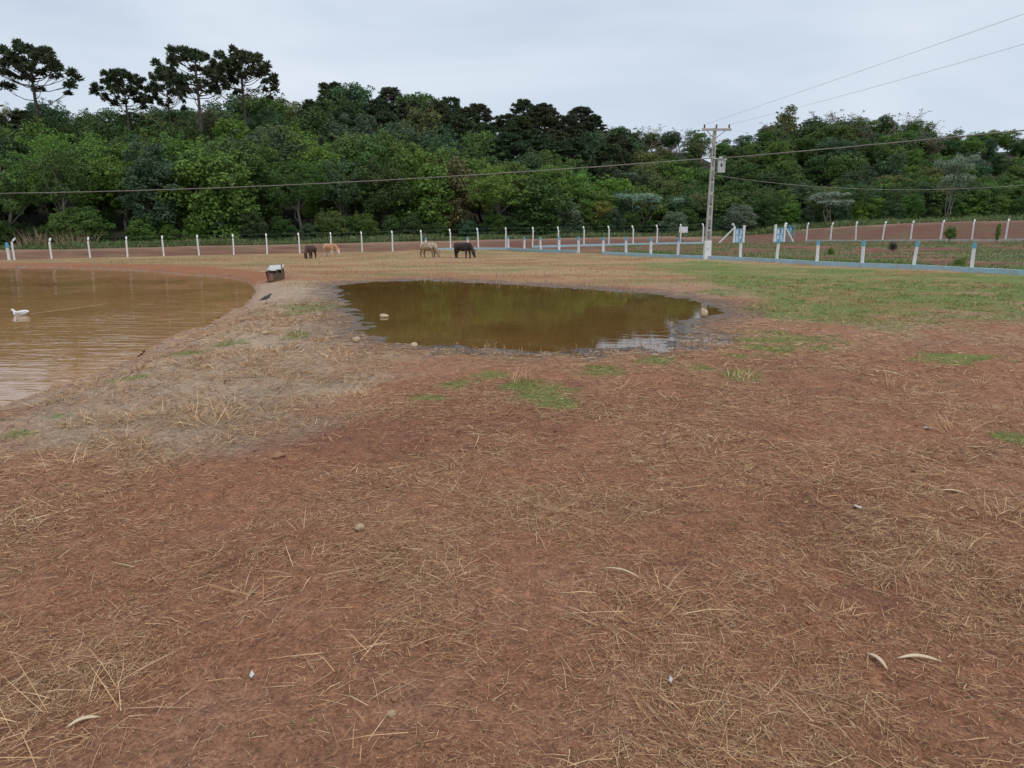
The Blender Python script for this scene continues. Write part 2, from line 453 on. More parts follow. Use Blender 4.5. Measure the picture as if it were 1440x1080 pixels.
C = lambda *a: np.array(a)
def mixcol(base, col, m):
    return base * (1 - m[:, None]) + np.asarray(col)[None, :] * m[:, None]
def soil_colour(x, y, d1, d2, z):
    n1 = fbm(x / 1.7, y / 1.7, 4, 101); n2 = fbm(x / 0.35, y / 0.35, 4, 103); n3 = fbm(x / 7, y / 5, 3, 105)
    col = np.tile(C(0.320, 0.140, 0.073), (len(x), 1))
    col = mixcol(col, C(0.240, 0.098, 0.052), sstep(0.0, 0.7, n1 * 0.7 + n2 * 0.5))
    col = mixcol(col, C(0.385, 0.195, 0.118), 0.7 * sstep(0.1, 0.8, -n1 * 0.6 + n2 * 0.4))
    r = np.hypot(x, y)
    cov = straw_cover(x, y)
    col = mixcol(col, C(0.345, 0.190, 0.108), (0.14 + 0.5 * sstep(5, 12, r)) * sstep(0.25, 0.85, cov))
    # the ground of the middle distance is paler, greyer straw mat
    mid = sstep(9, 13, y + 1.0 * n1) * (1 - sstep(24, 30, y)) * sstep(2, 5, x - 1 + n1)
    col = mixcol(col, C(0.37, 0.25, 0.165), 0.65 * mid * sstep(-0.5, 0.4, n2 + n1))
    dm = dam_mask(x, y)
    col = mixcol(col, C(0.44, 0.345, 0.25), dm * (0.75 + 0.2 * np.clip(n2, -1, 1)))
    col = mixcol(col, C(0.24, 0.18, 0.12), dm * 0.65 * sstep(0.1, 0.6, n1 * 0.5 + n2 * 0.6))
    # far pasture: tan with orange soil showing and a green flush
    far = sstep(20, 26, y + 1.5 * n1)
    col = mixcol(col, C(0.38, 0.255, 0.125), far * 0.85)
    streak = fbm(x / 3.2, y / 1.3, 4, 107)
    col = mixcol(col, C(0.31, 0.135, 0.062), far * 0.85 * sstep(0.05, 0.5, streak))
    col = mixcol(col, C(0.185, 0.185, 0.062), far * 0.75 * sstep(0.1, 0.55, fbm(x / 4.5 + 9, y / 1.8, 4, 109)))
    # orange eroded bank behind the pond and pale lip in front of it
    bank = (1 - sstep(0.3, 1.9, np.abs(d1 - 0.5))) * sstep(22, 27, y)
    col = mixcol(col, C(0.30, 0.115, 0.05), bank * 0.9)
    lip = (1 - sstep(0.0, 0.5, np.abs(d1 - 0.45))) * (1 - sstep(22, 26, y))
    col = mixcol(col, C(0.40, 0.30, 0.225), lip * 0.6)
    # lawn and green patches
    g = np.maximum(lawn_mask(x, y) * (0.95 + 0.45 * n1), patch_mask(x, y) * 0.88)
    g = np.clip(g, 0, 1) * (1 - sstep(-0.1, 0.3, -d2))
    col = mixcol(col, C(0.125, 0.190, 0.030), g * (0.85 + 0.1 * n2).clip(0, 1))
    # mud round the puddle
    mud = 1 - sstep(0.2, 1.3, d2 + 0.35 * n2)
    col = mixcol(col, C(0.150, 0.105, 0.078), mud * 0.85)
    mud2 = 1 - sstep(-0.05, 0.30, d2 + 0.15 * n2)
    col = mixcol(col, C(0.085, 0.062, 0.045), mud2 * 0.9)
    wetp = 1 - sstep(-0.02, 0.16, d1)
    col = mixcol(col, C(0.13, 0.085, 0.055), wetp * 0.9)
    # ploughed red strip behind the low fences
    e = y - fence_y(x)
    bl = beyond_low_fence(x, y)
    pl = np.maximum(sstep(0.2, 0.5, bl) * sstep(10, 20, y) * (x > 0), sstep(-11, -8.5, e + 0.4 * n1) * sstep(-6, 2, x))
    pl = np.where(y > 25, pl, 0)
    fur = fbm(x / 5 + y / 6, (y - x * 0.3) / 0.7, 4, 111)
    pcol = mixcol(np.tile(C(0.155, 0.058, 0.036), (len(x), 1)), C(0.25, 0.102, 0.06), sstep(-0.1, 0.5, fur))
    weeds = sstep(0.12, 0.5, fbm(x / 2.6, y / 1.8, 4, 113) + 0.35 * sstep(12, 20, x))
    pcol = mixcol(pcol, C(0.125, 0.15, 0.05), weeds * 0.9)
    pcol = mixcol(pcol, C(0.13, 0.185, 0.045), (1 - sstep(0.5, 2.4, bl + 1.2 * n1)) * 0.85)
    col = col * (1 - pl[:, None]) + pcol * pl[:, None]
    # road and bank beyond the bent-post fence
    road = sstep(0.4, 1.0, e) * sstep(40, 50, y)
    col = mixcol(col, C(0.150, 0.066, 0.043), road * (0.8 + 0.25 * np.clip(fbm(x / 2.5, y / 0.8, 4, 117), -1, 1)).clip(0, 1))
    crest = sstep(np.where(x > 26, 11.5, 5.5), np.where(x > 26, 14, 8), e + n1) * sstep(40, 50, y)
    col = mixcol(col, C(0.29, 0.175, 0.115), crest * 0.85)
    verge = sstep(10, 12, e + 0.8 * n1) * sstep(40, 50, y) * np.where(x > 36, sstep(14, 17, e + n1), 1)
    col = mixcol(col, C(0.10, 0.13, 0.045), verge)
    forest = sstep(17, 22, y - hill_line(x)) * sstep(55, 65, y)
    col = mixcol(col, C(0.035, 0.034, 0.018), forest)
    shelf = (1 - sstep(11.5, 13.5, y)) * sstep(-2.2, -0.8, x) * (1 - sstep(0.25, 0.95, d2 + 0.5 * n2))
    col = mixcol(col, C(0.085, 0.06, 0.045), shelf * 0.7)
    return np.clip(col, 0.005, 1), np.clip(mud2 + wetp + shelf, 0, 1)

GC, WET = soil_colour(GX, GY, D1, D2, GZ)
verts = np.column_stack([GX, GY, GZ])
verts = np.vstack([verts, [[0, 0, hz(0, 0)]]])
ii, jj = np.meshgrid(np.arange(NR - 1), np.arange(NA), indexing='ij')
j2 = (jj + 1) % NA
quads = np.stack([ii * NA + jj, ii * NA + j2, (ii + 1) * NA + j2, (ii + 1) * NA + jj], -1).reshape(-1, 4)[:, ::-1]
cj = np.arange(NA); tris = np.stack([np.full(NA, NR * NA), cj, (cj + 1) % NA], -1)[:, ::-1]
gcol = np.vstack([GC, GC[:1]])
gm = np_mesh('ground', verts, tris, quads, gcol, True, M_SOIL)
wa = gm.attributes.new('wet', 'FLOAT', 'POINT'); wa.data.foreach_set('value', np.append(WET, 0).astype(np.float32))
ground = link('ground', gm); ground['kind'] = 'structure'
ground['label'] = 'bare red brown soil with straw, lawn and mud'

# ------------------------------------------------------------------ water
def sheet(name, poly, z, mat, grow, label):
    c = np.mean(poly, axis=0); pts = []
    for p in poly:
        d = np.array(p) - c; L = np.linalg.norm(d); q = c + d * (1 + grow / L); pts.append((q[0], q[1], z))
    bm = bmesh.new(); vs = [bm.verts.new(p) for p in pts]
    f = bm.faces.new(vs); bmesh.ops.triangulate(bm, faces=[f]); bmesh.ops.recalc_face_normals(bm, faces=bm.faces)
    me = bpy.data.meshes.new(name); bm.to_mesh(me); bm.free(); me.materials.append(mat)
    if me.polygons[0].normal.z < 0: me.flip_normals()
    o = link(name, me); o['kind'] = 'structure'; o['label'] = label
    return o
pond = sheet('pond_water', POND, Z_POND, M_POND, 0.5, 'brown rippled water of the larger pond')
puddle = sheet('puddle_water', PUD, Z_PUD, M_PUD, 1.3, 'still muddy water of the shallow pool')

# ------------------------------------------------------------------ blades
def blades(P, D, L, W, B, colr, side=None):
    """P base, D unit direction, L length, W width, B bend vector at the tip -> 5 verts each"""
    n = len(P)
    if side is None:
        up = np.tile([0.0, 0, 1], (n, 1)) + rng.normal(0, 0.35, (n, 3))
        side = np.cross(D, up)
    side = side / (np.linalg.norm(side, axis=1, keepdims=True) + 1e-9) * (W / 2)[:, None]
    mid = P + D * (L * 0.5)[:, None] + B * 0.3
    tip = P + D * L[:, None] + B
    V = np.stack([P - side, P + side, mid - side * 0.85, mid + side * 0.85, tip], 1).reshape(-1, 3)
    b = np.arange(n)[:, None] * 5
    q = b + np.array([[0, 1, 3, 2]]); t = b + np.array([[2, 3, 4]])
    return V, t, q, np.repeat(colr, 5, axis=0)
def join(parts):
    V, T, Q, Cc = [], [], [], []; o = 0
    for v, t, q, c in parts:
        V.append(v); T.append(t + o); Q.append(q + o); Cc.append(c); o += len(v)
    return np.vstack(V), np.vstack(T), np.vstack(Q), np.vstack(Cc)
STRAW_COLS = np.array([(0.60, 0.425, 0.255), (0.49, 0.32, 0.185), (0.38, 0.22, 0.12), (0.72, 0.56, 0.38), (0.26, 0.14, 0.078), (0.50, 0.37, 0.26), (0.15, 0.08, 0.047)])
def straw_cols(n, p=(0.20, 0.20, 0.2, 0.08, 0.17, 0.07, 0.08)):
    c = STRAW_COLS[rng.choice(len(STRAW_COLS), n, p=p)] * np.array([1.0, 0.93, 0.84])
    return c * rng.uniform(0.8, 1.2, (n, 1))
def scatter(n, rmin, rmax, half=0.80):
    """points spread over the ground in front of the camera, density by area"""
    r = np.sqrt(rng.uniform(rmin ** 2, rmax ** 2, n)); a = rng.uniform(-half, half, n)
    return r * np.sin(a), r * np.cos(a)

def lying_straw(n, rmin, rmax, len_lo, len_hi, w, thresh_lo, thresh_hi, lift=0.004, tilt=0.07):
    x, y = scatter(n, rmin, rmax)
    z, d1, d2 = height(x, y, True)
    dens = sstep(thresh_lo, thresh_hi, straw_cover(x, y))
    dens = dens * (1 - 0.75 * lawn_mask(x, y)) * (1 - 0.7 * patch_mask(x, y)) * (1 - 0.25 * dam_mask(x, y))
    ok = (d1 > 0.25) & (d2 > 0.25) & (rng.random(n) < dens + 0.05)
    x, y, z = x[ok], y[ok], z[ok]; n = len(x)
    flow = 2.2 * fbm(x / 1.1, y / 1.1, 2, 121) + rng.normal(0, 1.05, n) + rng.integers(0, 2, n) * math.pi
    el = np.abs(rng.normal(0, tilt, n)) * rng.choice([1, 1, 1, 3.2], n)
    D = np.stack([np.cos(flow) * np.cos(el), np.sin(flow) * np.cos(el), np.sin(el)], 1)
    L = rng.uniform(len_lo, len_hi, n) * rng.choice([0.6, 1, 1, 1.6], n, p=[.3, .35, .25, .1])
    P = np.stack([x, y, z + lift + rng.uniform(0, 0.012, n)], 1)
    tipx, tipy = x + D[:, 0] * L, y + D[:, 1] * L
    zt = height(tipx, tipy) + 0.004
    rise = P[:, 2] + D[:, 2] * L
    B = rng.normal(0, 0.16, (n, 3)) * L[:, None]; B[:, 2] = np.maximum(zt - rise, 0) - np.maximum(rise - zt, 0) * 0.55
    return blades(P, D, L, rng.uniform(0.6, 1.35, n) * w, B, straw_cols(n))
parts = [lying_straw(34000, 1.25, 5.0, 0.025, 0.08, 0.0016, -0.25, 0.95),
         lying_straw(78000, 1.25, 4.2, 0.015, 0.065, 0.0018, 0.05, 0.95),
         lying_straw(75000, 1.25, 5.0, 0.008, 0.040, 0.0017, -0.4, 0.9, 0.001, 0.04),
         lying_straw(17000, 1.25, 4.2, 0.07, 0.20, 0.0024, 0.25, 0.95),
         lying_straw(70000, 4.6, 10.0, 0.015, 0.06, 0.0030, -0.4, 0.9, 0.002, 0.04),
         lying_straw(105000, 4.2, 9.0, 0.03, 0.10, 0.0032, 0.12, 1.0),
         lying_straw(17000, 4.2, 9.0, 0.10, 0.24, 0.0040, 0.3, 0.95),
         lying_straw(90000, 9.0, 18.0, 0.06, 0.18, 0.007, 0.0, 0.85)]
V, T, Q, Cc = join(parts)
o = link('straw_litter', np_mesh('straw_litter', V, T, Q, Cc, False, M_STRAW)); tag(o, 'dry straw lying loose over the red brown soil', 'straw', None, 'stuff')

def tuft_blades(cx, cy, rad_, n, l_lo, l_hi, w, spread, cols, z=None, up=0.35):
    a = rng.uniform(0, 2 * math.pi, n); r = rad_ * np.sqrt(rng.random(n)) * 0.8
    x = cx + np.cos(a) * r; y = cy + np.sin(a) * r
    zz = height(x, y) if z is None else np.full(n, z)
    a2 = a + rng.normal(0, 1.3, n); el = np.clip(rng.normal(up, spread, n), 0.04, 1.5)
    D = np.stack([np.cos(a2) * np.cos(el), np.sin(a2) * np.cos(el), np.sin(el)], 1)
    L = rng.uniform(l_lo, l_hi, n)
    B = np.stack([np.cos(a2), np.sin(a2), -np.ones(n) * 1.1], 1) * (L * rng.uniform(0.02, 0.28, n))[:, None]
    B[:, :2] += rng.normal(0, 0.14, (n, 2)) * L[:, None]
    B[:, 2] = np.maximum(B[:, 2], -0.9 * D[:, 2] * L)
    P = np.stack([x, y, zz - 0.006], 1)
    return blades(P, D, L, rng.uniform(0.7, 1.3, n) * w, B, cols)
GREEN_COLS = np.array([(0.11, 0.19, 0.032), (0.145, 0.225, 0.04), (0.09, 0.145, 0.032), (0.18, 0.22, 0.055), (0.24, 0.23, 0.08)])
def green_cols(n): return GREEN_COLS[rng.integers(0, len(GREEN_COLS), n)] * rng.uniform(0.85, 1.4, (n, 1))

# crumbs of soil and grit
def crumbs(n, rmin, rmax, lo, hi):
    x, y = scatter(n, rmin, rmax); z, d1, d2 = height(x, y, True)
    ok = (d1 > 0.2) & (d2 > 0.1) & (rng.random(n) < 0.25 + 0.75 * sstep(-0.2, 0.5, fbm(x / 0.6, y / 0.6, 3, 171)))
    x, y, z, d1, d2 = x[ok], y[ok], z[ok], d1[ok], d2[ok]; n = len(x)
    r = rng.uniform(0, 1, n) ** 2.5 * (hi - lo) + lo
    o8 = np.array([(1, 0, 0), (-1, 0, 0), (0, 1, 0), (0, -1, 0), (0, 0, 1), (0, 0, -1)], float)
    V = o8[None] * rng.uniform(0.6, 1.2, (n, 6, 1)); V[:, :, 2] *= 0.75
    th = rng.uniform(0, 6.28, n); c_, s_ = np.cos(th), np.sin(th)
    vx = V[:, :, 0] * c_[:, None] - V[:, :, 1] * s_[:, None]; vy = V[:, :, 0] * s_[:, None] + V[:, :, 1] * c_[:, None]
    V = np.stack([vx, vy, V[:, :, 2]], 2) * r[:, None, None] + np.stack([x, y, z + r * 0.25], 1)[:, None, :]
    f = np.array([(0, 2, 4), (2, 1, 4), (1, 3, 4), (3, 0, 4), (2, 0, 5), (1, 2, 5), (3, 1, 5), (0, 3, 5)])
    T = (np.arange(n)[:, None, None] * 6 + f[None]).reshape(-1, 3)
    col, _ = soil_colour(x, y, d1, d2, z); col = col * rng.uniform(0.75, 1.45, (n, 1))
    return V.reshape(-1, 3), T, np.repeat(col, 6, axis=0)
cr_ = [crumbs(22000, 1.25, 5.0, 0.0022, 0.010), crumbs(14000, 5.0, 11.0, 0.004, 0.017), crumbs(250, 1.6, 9.0, 0.012, 0.024)]
off_ = np.cumsum([0] + [len(a[0]) for a in cr_])
o = link('soil_crumbs', np_mesh('soil_crumbs', np.vstack([a[0] for a in cr_]), np.vstack([a[1] + k for a, k in zip(cr_, off_)]), None, np.vstack([a[2] for a in cr_]), False, M_STRAW)); tag(o, 'crumbs of red soil and grit over the bare ground', 'soil', None, 'stuff')

# small scattered tufts of stubble
parts = []
for k in range(2000):
    x, y = scatter(1, 1.9, 17.0); x, y = float(x[0]), float(y[0])
    if k > 560 and dam_mask(np.array([x]), np.array([y]))[0] < 0.5: continue
    z, d1, d2 = height(np.array([x]), np.array([y]), True)
    if d1[0] < 0.5 or d2[0] < 0.35: continue
    dist = math.hypot(x, y); s = random.uniform(0.6, 1.25)
    m = random.choice((14, 20, 30)) if k <= 560 else random.choice((30, 40, 55))
    if k > 560: s *= 1.25
    parts.append(tuft_blades(x, y, 0.16 * s, m, 0.05 * s, 0.17 * s, 0.0020 + 0.00045 * dist, 0.3, straw_cols(m), None, 0.4))
V, T, Q, Cc = join(parts)
o = link('stubble', np_mesh('stubble', V, T, Q, Cc, False, M_STRAW)); tag(o, 'short dry stubble sprouting all over the bare soil', 'stubble', None, 'stuff')

# green grass: lawn, patches and sprigs
def green_field(n, rmin, rmax, l_lo, l_hi, w, mask, half=0.8, drycut=0.14):
    x, y = scatter(n, rmin, rmax, half); z, d1, d2 = height(x, y, True)
    ok = (rng.random(n) < mask(x, y) * sstep(-0.75, 0.2, fbm(x / 0.7, y / 0.7, 3, 131))) & (d2 > 0.05) & (d1 > 0.3) & (beyond_low_fence(x, y) < -0.3)
    x, y, z = x[ok], y[ok], z[ok]; n = len(x)
    a = rng.uniform(0, 2 * math.pi, n); el = rng.uniform(0.35, 1.35, n)
    D = np.stack([np.cos(a) * np.cos(el), np.sin(a) * np.cos(el), np.sin(el)], 1)
    L = rng.uniform(l_lo, l_hi, n)
    B = np.stack([np.cos(a), np.sin(a), -np.ones(n)], 1) * (L * 0.2)[:, None]
    c = green_cols(n); dry = rng.random(n) < drycut; c[dry] = straw_cols(int(dry.sum()))
    return blades(np.stack([x, y, z - 0.004], 1), D, L, rng.uniform(0.7, 1.3, n) * w, B, c)
def lawn_tufts(k):
    out = []; x, y = scatter(k * 14, 7.5, 27.0); m = np.maximum(lawn_mask(x, y), patch_mask(x, y) * 1.2); ok = (m > 0.45) & (beyond_low_fence(x, y) < -0.5); x, y = x[ok][:k], y[ok][:k]
    for a, b in zip(x, y):
        n = int(rng.integers(10, 22)); dd = math.hypot(a, b); c = green_cols(n) if rng.random() < 0.72 else straw_cols(n)
        out.append(tuft_blades(float(a), float(b), 0.16, n, 0.04, 0.12, 0.003 + 0.0004 * dd, 0.3, c, None, 0.9))
    return out
V, T, Q, Cc = join(lawn_tufts(700) + [green_field(90000, 5.0, 16.0, 0.02, 0.06, 0.006, patch_mask, 0.8, 0.05),
                    green_field(110000, 10.0, 34.0, 0.02, 0.05, 0.014, lawn_mask)])
o = link('green_grass', np_mesh('green_grass', V, T, Q, Cc, False, M_GRASS)); tag(o, 'short green grass of the lawn and its outlying patches', 'grass', None, 'stuff')
parts = []
for k in range(120):
    x, y = scatter(1, 1.5, 9.0); x, y = float(x[0]), float(y[0])
    if height(np.array([x]), np.array([y]), True)[1][0] < 0.5: continue
    parts.append(tuft_blades(x, y, 0.05, 12, 0.015, 0.045, 0.006, 0.4, green_cols(12) * 0.8, None, 0.6))
V, T, Q, Cc = join(parts)
o = link('green_sprigs', np_mesh('green_sprigs', V, T, Q, Cc, False, M_GRASS)); tag(o, 'tiny green weed sprigs between the straw', 'weeds', None, 'stuff')

# far pasture: dry standing stalks
x, y = scatter(60000, 19.0, 58.0, 0.72)
z, d1, d2 = height(x, y, True)
ok = (d1 > 0.9) & (d2 > 0.3) & (beyond_low_fence(x, y) < -0.4) & (y < fence_y(x) - 0.6) & (lawn_mask(x, y) < 0.6) & (y > 20) & ~((y - fence_y(x) > -9) & (x > -4))
ok &= rng.random(len(x)) < sstep(-0.5, 0.4, fbm(x / 1.8, y / 1.2, 3, 141))
x, y, z = x[ok], y[ok], z[ok]; n = len(x)
a = rng.uniform(0, 6.28, n); el = rng.uniform(0.6, 1.5, n); L = rng.uniform(0.04, 0.17, n)
D = np.stack([np.cos(a) * np.cos(el), np.sin(a) * np.cos(el), np.sin(el)], 1)
c = np.array([(0.42, 0.29, 0.14), (0.34, 0.22, 0.10), (0.48, 0.36, 0.2), (0.2, 0.2, 0.07)])[rng.choice(4, n, p=(.44, .28, .21, .07))] * rng.uniform(0.8, 1.2, (n, 1))
V, T, Q, Cc = blades(np.stack([x, y, z], 1), D, L, rng.uniform(0.008, 0.015, n), rng.normal(0, 0.02, (n, 3)), c)
o = link('pasture_grass', np_mesh('pasture_grass', V, T, Q, Cc, False, M_STRAW)); tag(o, 'tan dry pasture grass where the cattle graze', 'grass', None, 'stuff')
# reeds standing in the far margin of the puddle
parts = []
for k in range(75):
    t = random.random(); u = 560 + 330 * t; v = 396 + 13 * t + random.uniform(-3, 3)
    p = on_plane(u, v, Z_PUD); m = 5
    parts.append(tuft_blades(p[0], p[1], 0.12, m, 0.08, 0.28, 0.009, 0.2, straw_cols(m), None, 1.3))
for k in range(50):
    u = random.uniform(640, 1000); v = 488 + random.uniform(-4, 16); p = on_plane(u, v, Z_PUD); m = 8
    parts.append(tuft_blades(p[0], p[1], 0.1, m, 0.05, 0.15, 0.006, 0.3, straw_cols(m), None, 0.9))
V, T, Q, Cc = join(parts)
o = link('waterside_stalks', np_mesh('waterside_stalks', V, T, Q, Cc, False, M_STRAW)); tag(o, 'thin dead stalks along the margin of the shallow pool', 'reeds', None, 'stuff')

# verge along the road: rank grass
n = 52000
x = rng.uniform(-75, 85, n); y0_ = fence_y(x) + np.where(x > 34, 15, 10.5); y = y0_ + rng.random(n) ** 1.3 * (hill_line(x) + 19 - y0_); z = land(x, y)
a = rng.uniform(0, 6.28, n); el = rng.uniform(0.9, 1.5, n)
hump = 0.55 + 0.6 * sstep(-0.3, 0.7, fbm(x / 3, y / 3, 3, 151))
L = rng.uniform(0.35, 1.05, n) * hump
D = np.stack([np.cos(a) * np.cos(el), np.sin(a) * np.cos(el), np.sin(el)], 1)
c = np.array([(0.14, 0.20, 0.07), (0.10, 0.155, 0.055), (0.19, 0.25, 0.09), (0.36, 0.28, 0.15)])[rng.choice(4, n, p=(.36, .34, .18, .12))] * rng.uniform(0.75, 1.2, (n, 1))
V, T, Q, Cc = blades(np.stack([x, y, z], 1), D, L, rng.uniform(0.05, 0.10, n), np.stack([np.cos(a), np.sin(a), -0.6 * np.ones(n)], 1) * (L * 0.25)[:, None], c)
o = link('verge_grass', np_mesh('verge_grass', V, T, Q, Cc, False, M_GRASS)); tag(o, 'rank green grass along the foot of the forest', 'grass', None, 'stuff')

# weeds behind the low curb and on the ploughed strip
n = 40000
t = rng.uniform(-0.75, 1.0, n); off = np.abs(rng.normal(0, 1, n)) ** 1.4 * 1.1 + 0.25
td = (SF_B - SF_A); tl = td / np.linalg.norm(td)
x = SF_A[0] + td[0] * t + tl[1] * off; y = SF_A[1] + td[1] * t - tl[0] * off
ok = rng.random(n) < sstep(-0.45, 0.35, fbm(x / 1.4, y / 1.4, 3, 161)); x, y = x[ok], y[ok]; n = len(x); z = height(x, y)
a = rng.uniform(0, 6.28, n); el = rng.uniform(0.5, 1.4, n); L = rng.uniform(0.1, 0.4, n)
D = np.stack([np.cos(a) * np.cos(el), np.sin(a) * np.cos(el), np.sin(el)], 1)
c = np.array([(0.15, 0.24, 0.05), (0.11, 0.18, 0.045), (0.26, 0.28, 0.10), (0.4, 0.34, 0.2)])[rng.choice(4, n, p=(.42, .3, .16, .12))] * rng.uniform(0.8, 1.2, (n, 1))
p1 = blades(np.stack([x, y, z], 1), D, L, rng.uniform(0.018, 0.04, n), rng.normal(0, 0.03, (n, 3)), c)
n = 60000
x = rng.uniform(8, 52, n); y = rng.uniform(30, 74, n)
ok = (beyond_low_fence(x, y) > 1.0) & (y < fence_y(x) - 0.4) & (rng.random(n) < sstep(0.05, 0.5, fbm(x / 2.6, y / 1.8, 4, 113) + 0.35 * sstep(12, 20, x)))
x, y = x[ok], y[ok]; n = len(x); z = height(x, y)
a = rng.uniform(0, 6.28, n); el = rng.uniform(0.3, 1.3, n); L = rng.uniform(0.05, 0.14, n)
D = np.stack([np.cos(a) * np.cos(el), np.sin(a) * np.cos(el), np.sin(el)], 1)
c = np.array([(0.15, 0.19, 0.06), (0.12, 0.155, 0.05), (0.24, 0.23, 0.11)])[rng.integers(0, 3, n)] * rng.uniform(0.8, 1.2, (n, 1))
p2 = blades(np.stack([x, y, z], 1), D, L, rng.uniform(0.03, 0.06, n), rng.normal(0, 0.03, (n, 3)), c)
V, T, Q, Cc = join([p1, p2])
o = link('weed_cover', np_mesh('weed_cover', V, T, Q, Cc, False, M_GRASS)); tag(o, 'low green weeds on the ploughed strip behind the blue curb', 'weeds', None, 'stuff')

# ------------------------------------------------------------------ trees
LEAF_N = 6
def leaf_quads(cent, nrm, size, col, jitter=0.9):
    """one rhombic leaf spray for each centre"""
    n = len(cent)
    nr = nrm + rng.normal(0, jitter, (n, 3)); nr /= np.linalg.norm(nr, axis=1, keepdims=True) + 1e-9
    t = np.cross(nr, rng.normal(0, 1, (n, 3))); t /= np.linalg.norm(t, axis=1, keepdims=True) + 1e-9
    b = np.cross(nr, t); s = size[:, None]
    V = np.stack([cent - t * s, cent + b * s * 0.55 - t * s * 0.1, cent + t * s, cent - b * s * 0.55 - t * s * 0.1], 1).reshape(-1, 3)
    q = np.arange(n)[:, None] * 4 + np.array([[0, 1, 2, 3]])
    return V, q, np.repeat(col, 4, axis=0)
def clump_leaves(c, r, n, size, base, flat=0.75, spread=0.28):
    d = rng.normal(0, 1, (n, 3)); d /= np.linalg.norm(d, axis=1, keepdims=True)
    d[:, 2] = np.where(d[:, 2] < -0.7, -d[:, 2] * 0.6, d[:, 2])
    rr = r * (1 - np.abs(rng.normal(0, spread, n)))
    cent = np.asarray(c) + d * rr[:, None] * np.array([1, 1, flat])
    col = np.asarray(base)[None, :] * rng.uniform(0.55, 1.5, (n, 1)) * np.array([1, 1, 1]) + rng.normal(0, 0.006, (n, 3))
    return leaf_quads(cent, d + np.array([0, 0, 0.5]), rng.uniform(0.6, 1.3, n) * size, np.clip(col, 0.004, 1))
def limb(mb, a, b, r0, r1, wob=0.06, n=6, k=4):
    a = Vector(a); b = Vector(b); L = (b - a).length
    pts = [a.lerp(b, i / k) + Vector((random.gauss(0, wob), random.gauss(0, wob), random.gauss(0, wob * 0.4))) * L * (0 if i in (0,) else 0.5) for i in range(k + 1)]
    mb.loft(pts, [r0 + (r1 - r0) * i / k for i in range(k + 1)], n)
    return pts
def crown_mesh(name, leaves):
    V, Q, Cc = [], [], []; o = 0
    for v, q, c in leaves:
        V.append(v); Q.append(q + o); Cc.append(c); o += len(v)
    return np_mesh(name, np.vstack(V), None, np.vstack(Q), np.vstack(Cc), False, M_LEAF)

def broadleaf(seed, H=12.0, crown=(3.4, 3.4, 4.6), cz=7.3, clumps=34, per=270, leaf=0.155, rr=(0.9, 1.7), pale=False, hue=0.07):
    """unit tree 12 m tall: trunk with limbs, crown of leafy clumps"""
    random.seed(seed); global rng; rng = np.random.default_rng(seed)
    mb = MB(); leaves = []
    top = Vector((random.uniform(-.4, .4), random.uniform(-.4, .4), cz + crown[2] * 0.35))
    pts = limb(mb, (0, 0, -0.6), top, 0.24, 0.07, 0.05, 7, 6)
    for k in range(clumps):
        th = 2 * math.pi * (k * 0.618 + random.uniform(-0.06, 0.06)); f = (k + 0.5) / clumps
        zc = 1 - 2 * f; hr = math.sqrt(max(0, 1 - zc * zc)); q = random.uniform(0.72, 1.05) if k % 4 else random.uniform(0.2, 0.6)
        bump_ = 0.85 + 0.35 * math.sin(2.3 * th + seed) * math.cos(1.7 * zc * 3 + seed)
        c = Vector((math.cos(th) * hr * crown[0] * q * bump_, math.sin(th) * hr * crown[1] * q * bump_, cz + zc * crown[2] * (0.8 if zc < 0 else 1.0) * q))
        r = random.uniform(*rr)
        tone = random.uniform(0.72, 1.3)
        base = np.array([1.0 + random.uniform(-hue, hue * 1.6), 1.0, 1.0 + random.uniform(-hue, hue)]) * tone
        leaves.append(clump_leaves(c, r, int(per * r * r), leaf, base, 0.86))
        if k % 2 == 0:
            j = max(1, min(len(pts) - 2, int((c.z / top.z) * (len(pts) - 1) * 0.75)))
            limb(mb, pts[j], c, 0.085, 0.02, 0.10, 5, 3)
    for k in range(90):                                     # loose sprays that break the outline
        th = random.uniform(0, 6.283); zc = random.uniform(-0.75, 1.0); hr = math.sqrt(max(0, 1 - zc * zc)); q = random.uniform(0.95, 1.2)
        c = Vector((math.cos(th) * hr * crown[0] * q, math.sin(th) * hr * crown[1] * q, cz + zc * crown[2] * (0.8 if zc < 0 else 1.0) * q))
        leaves.append(clump_leaves(c, random.uniform(0.25, 0.6), random.randint(14, 40), leaf * 0.9, np.ones(3) * random.uniform(0.8, 1.35), 0.8, 0.5))
    return mb.mesh('trunk', M_PALEBARK if pale else M_BARK, True), crown_mesh('crown', leaves), 0.0

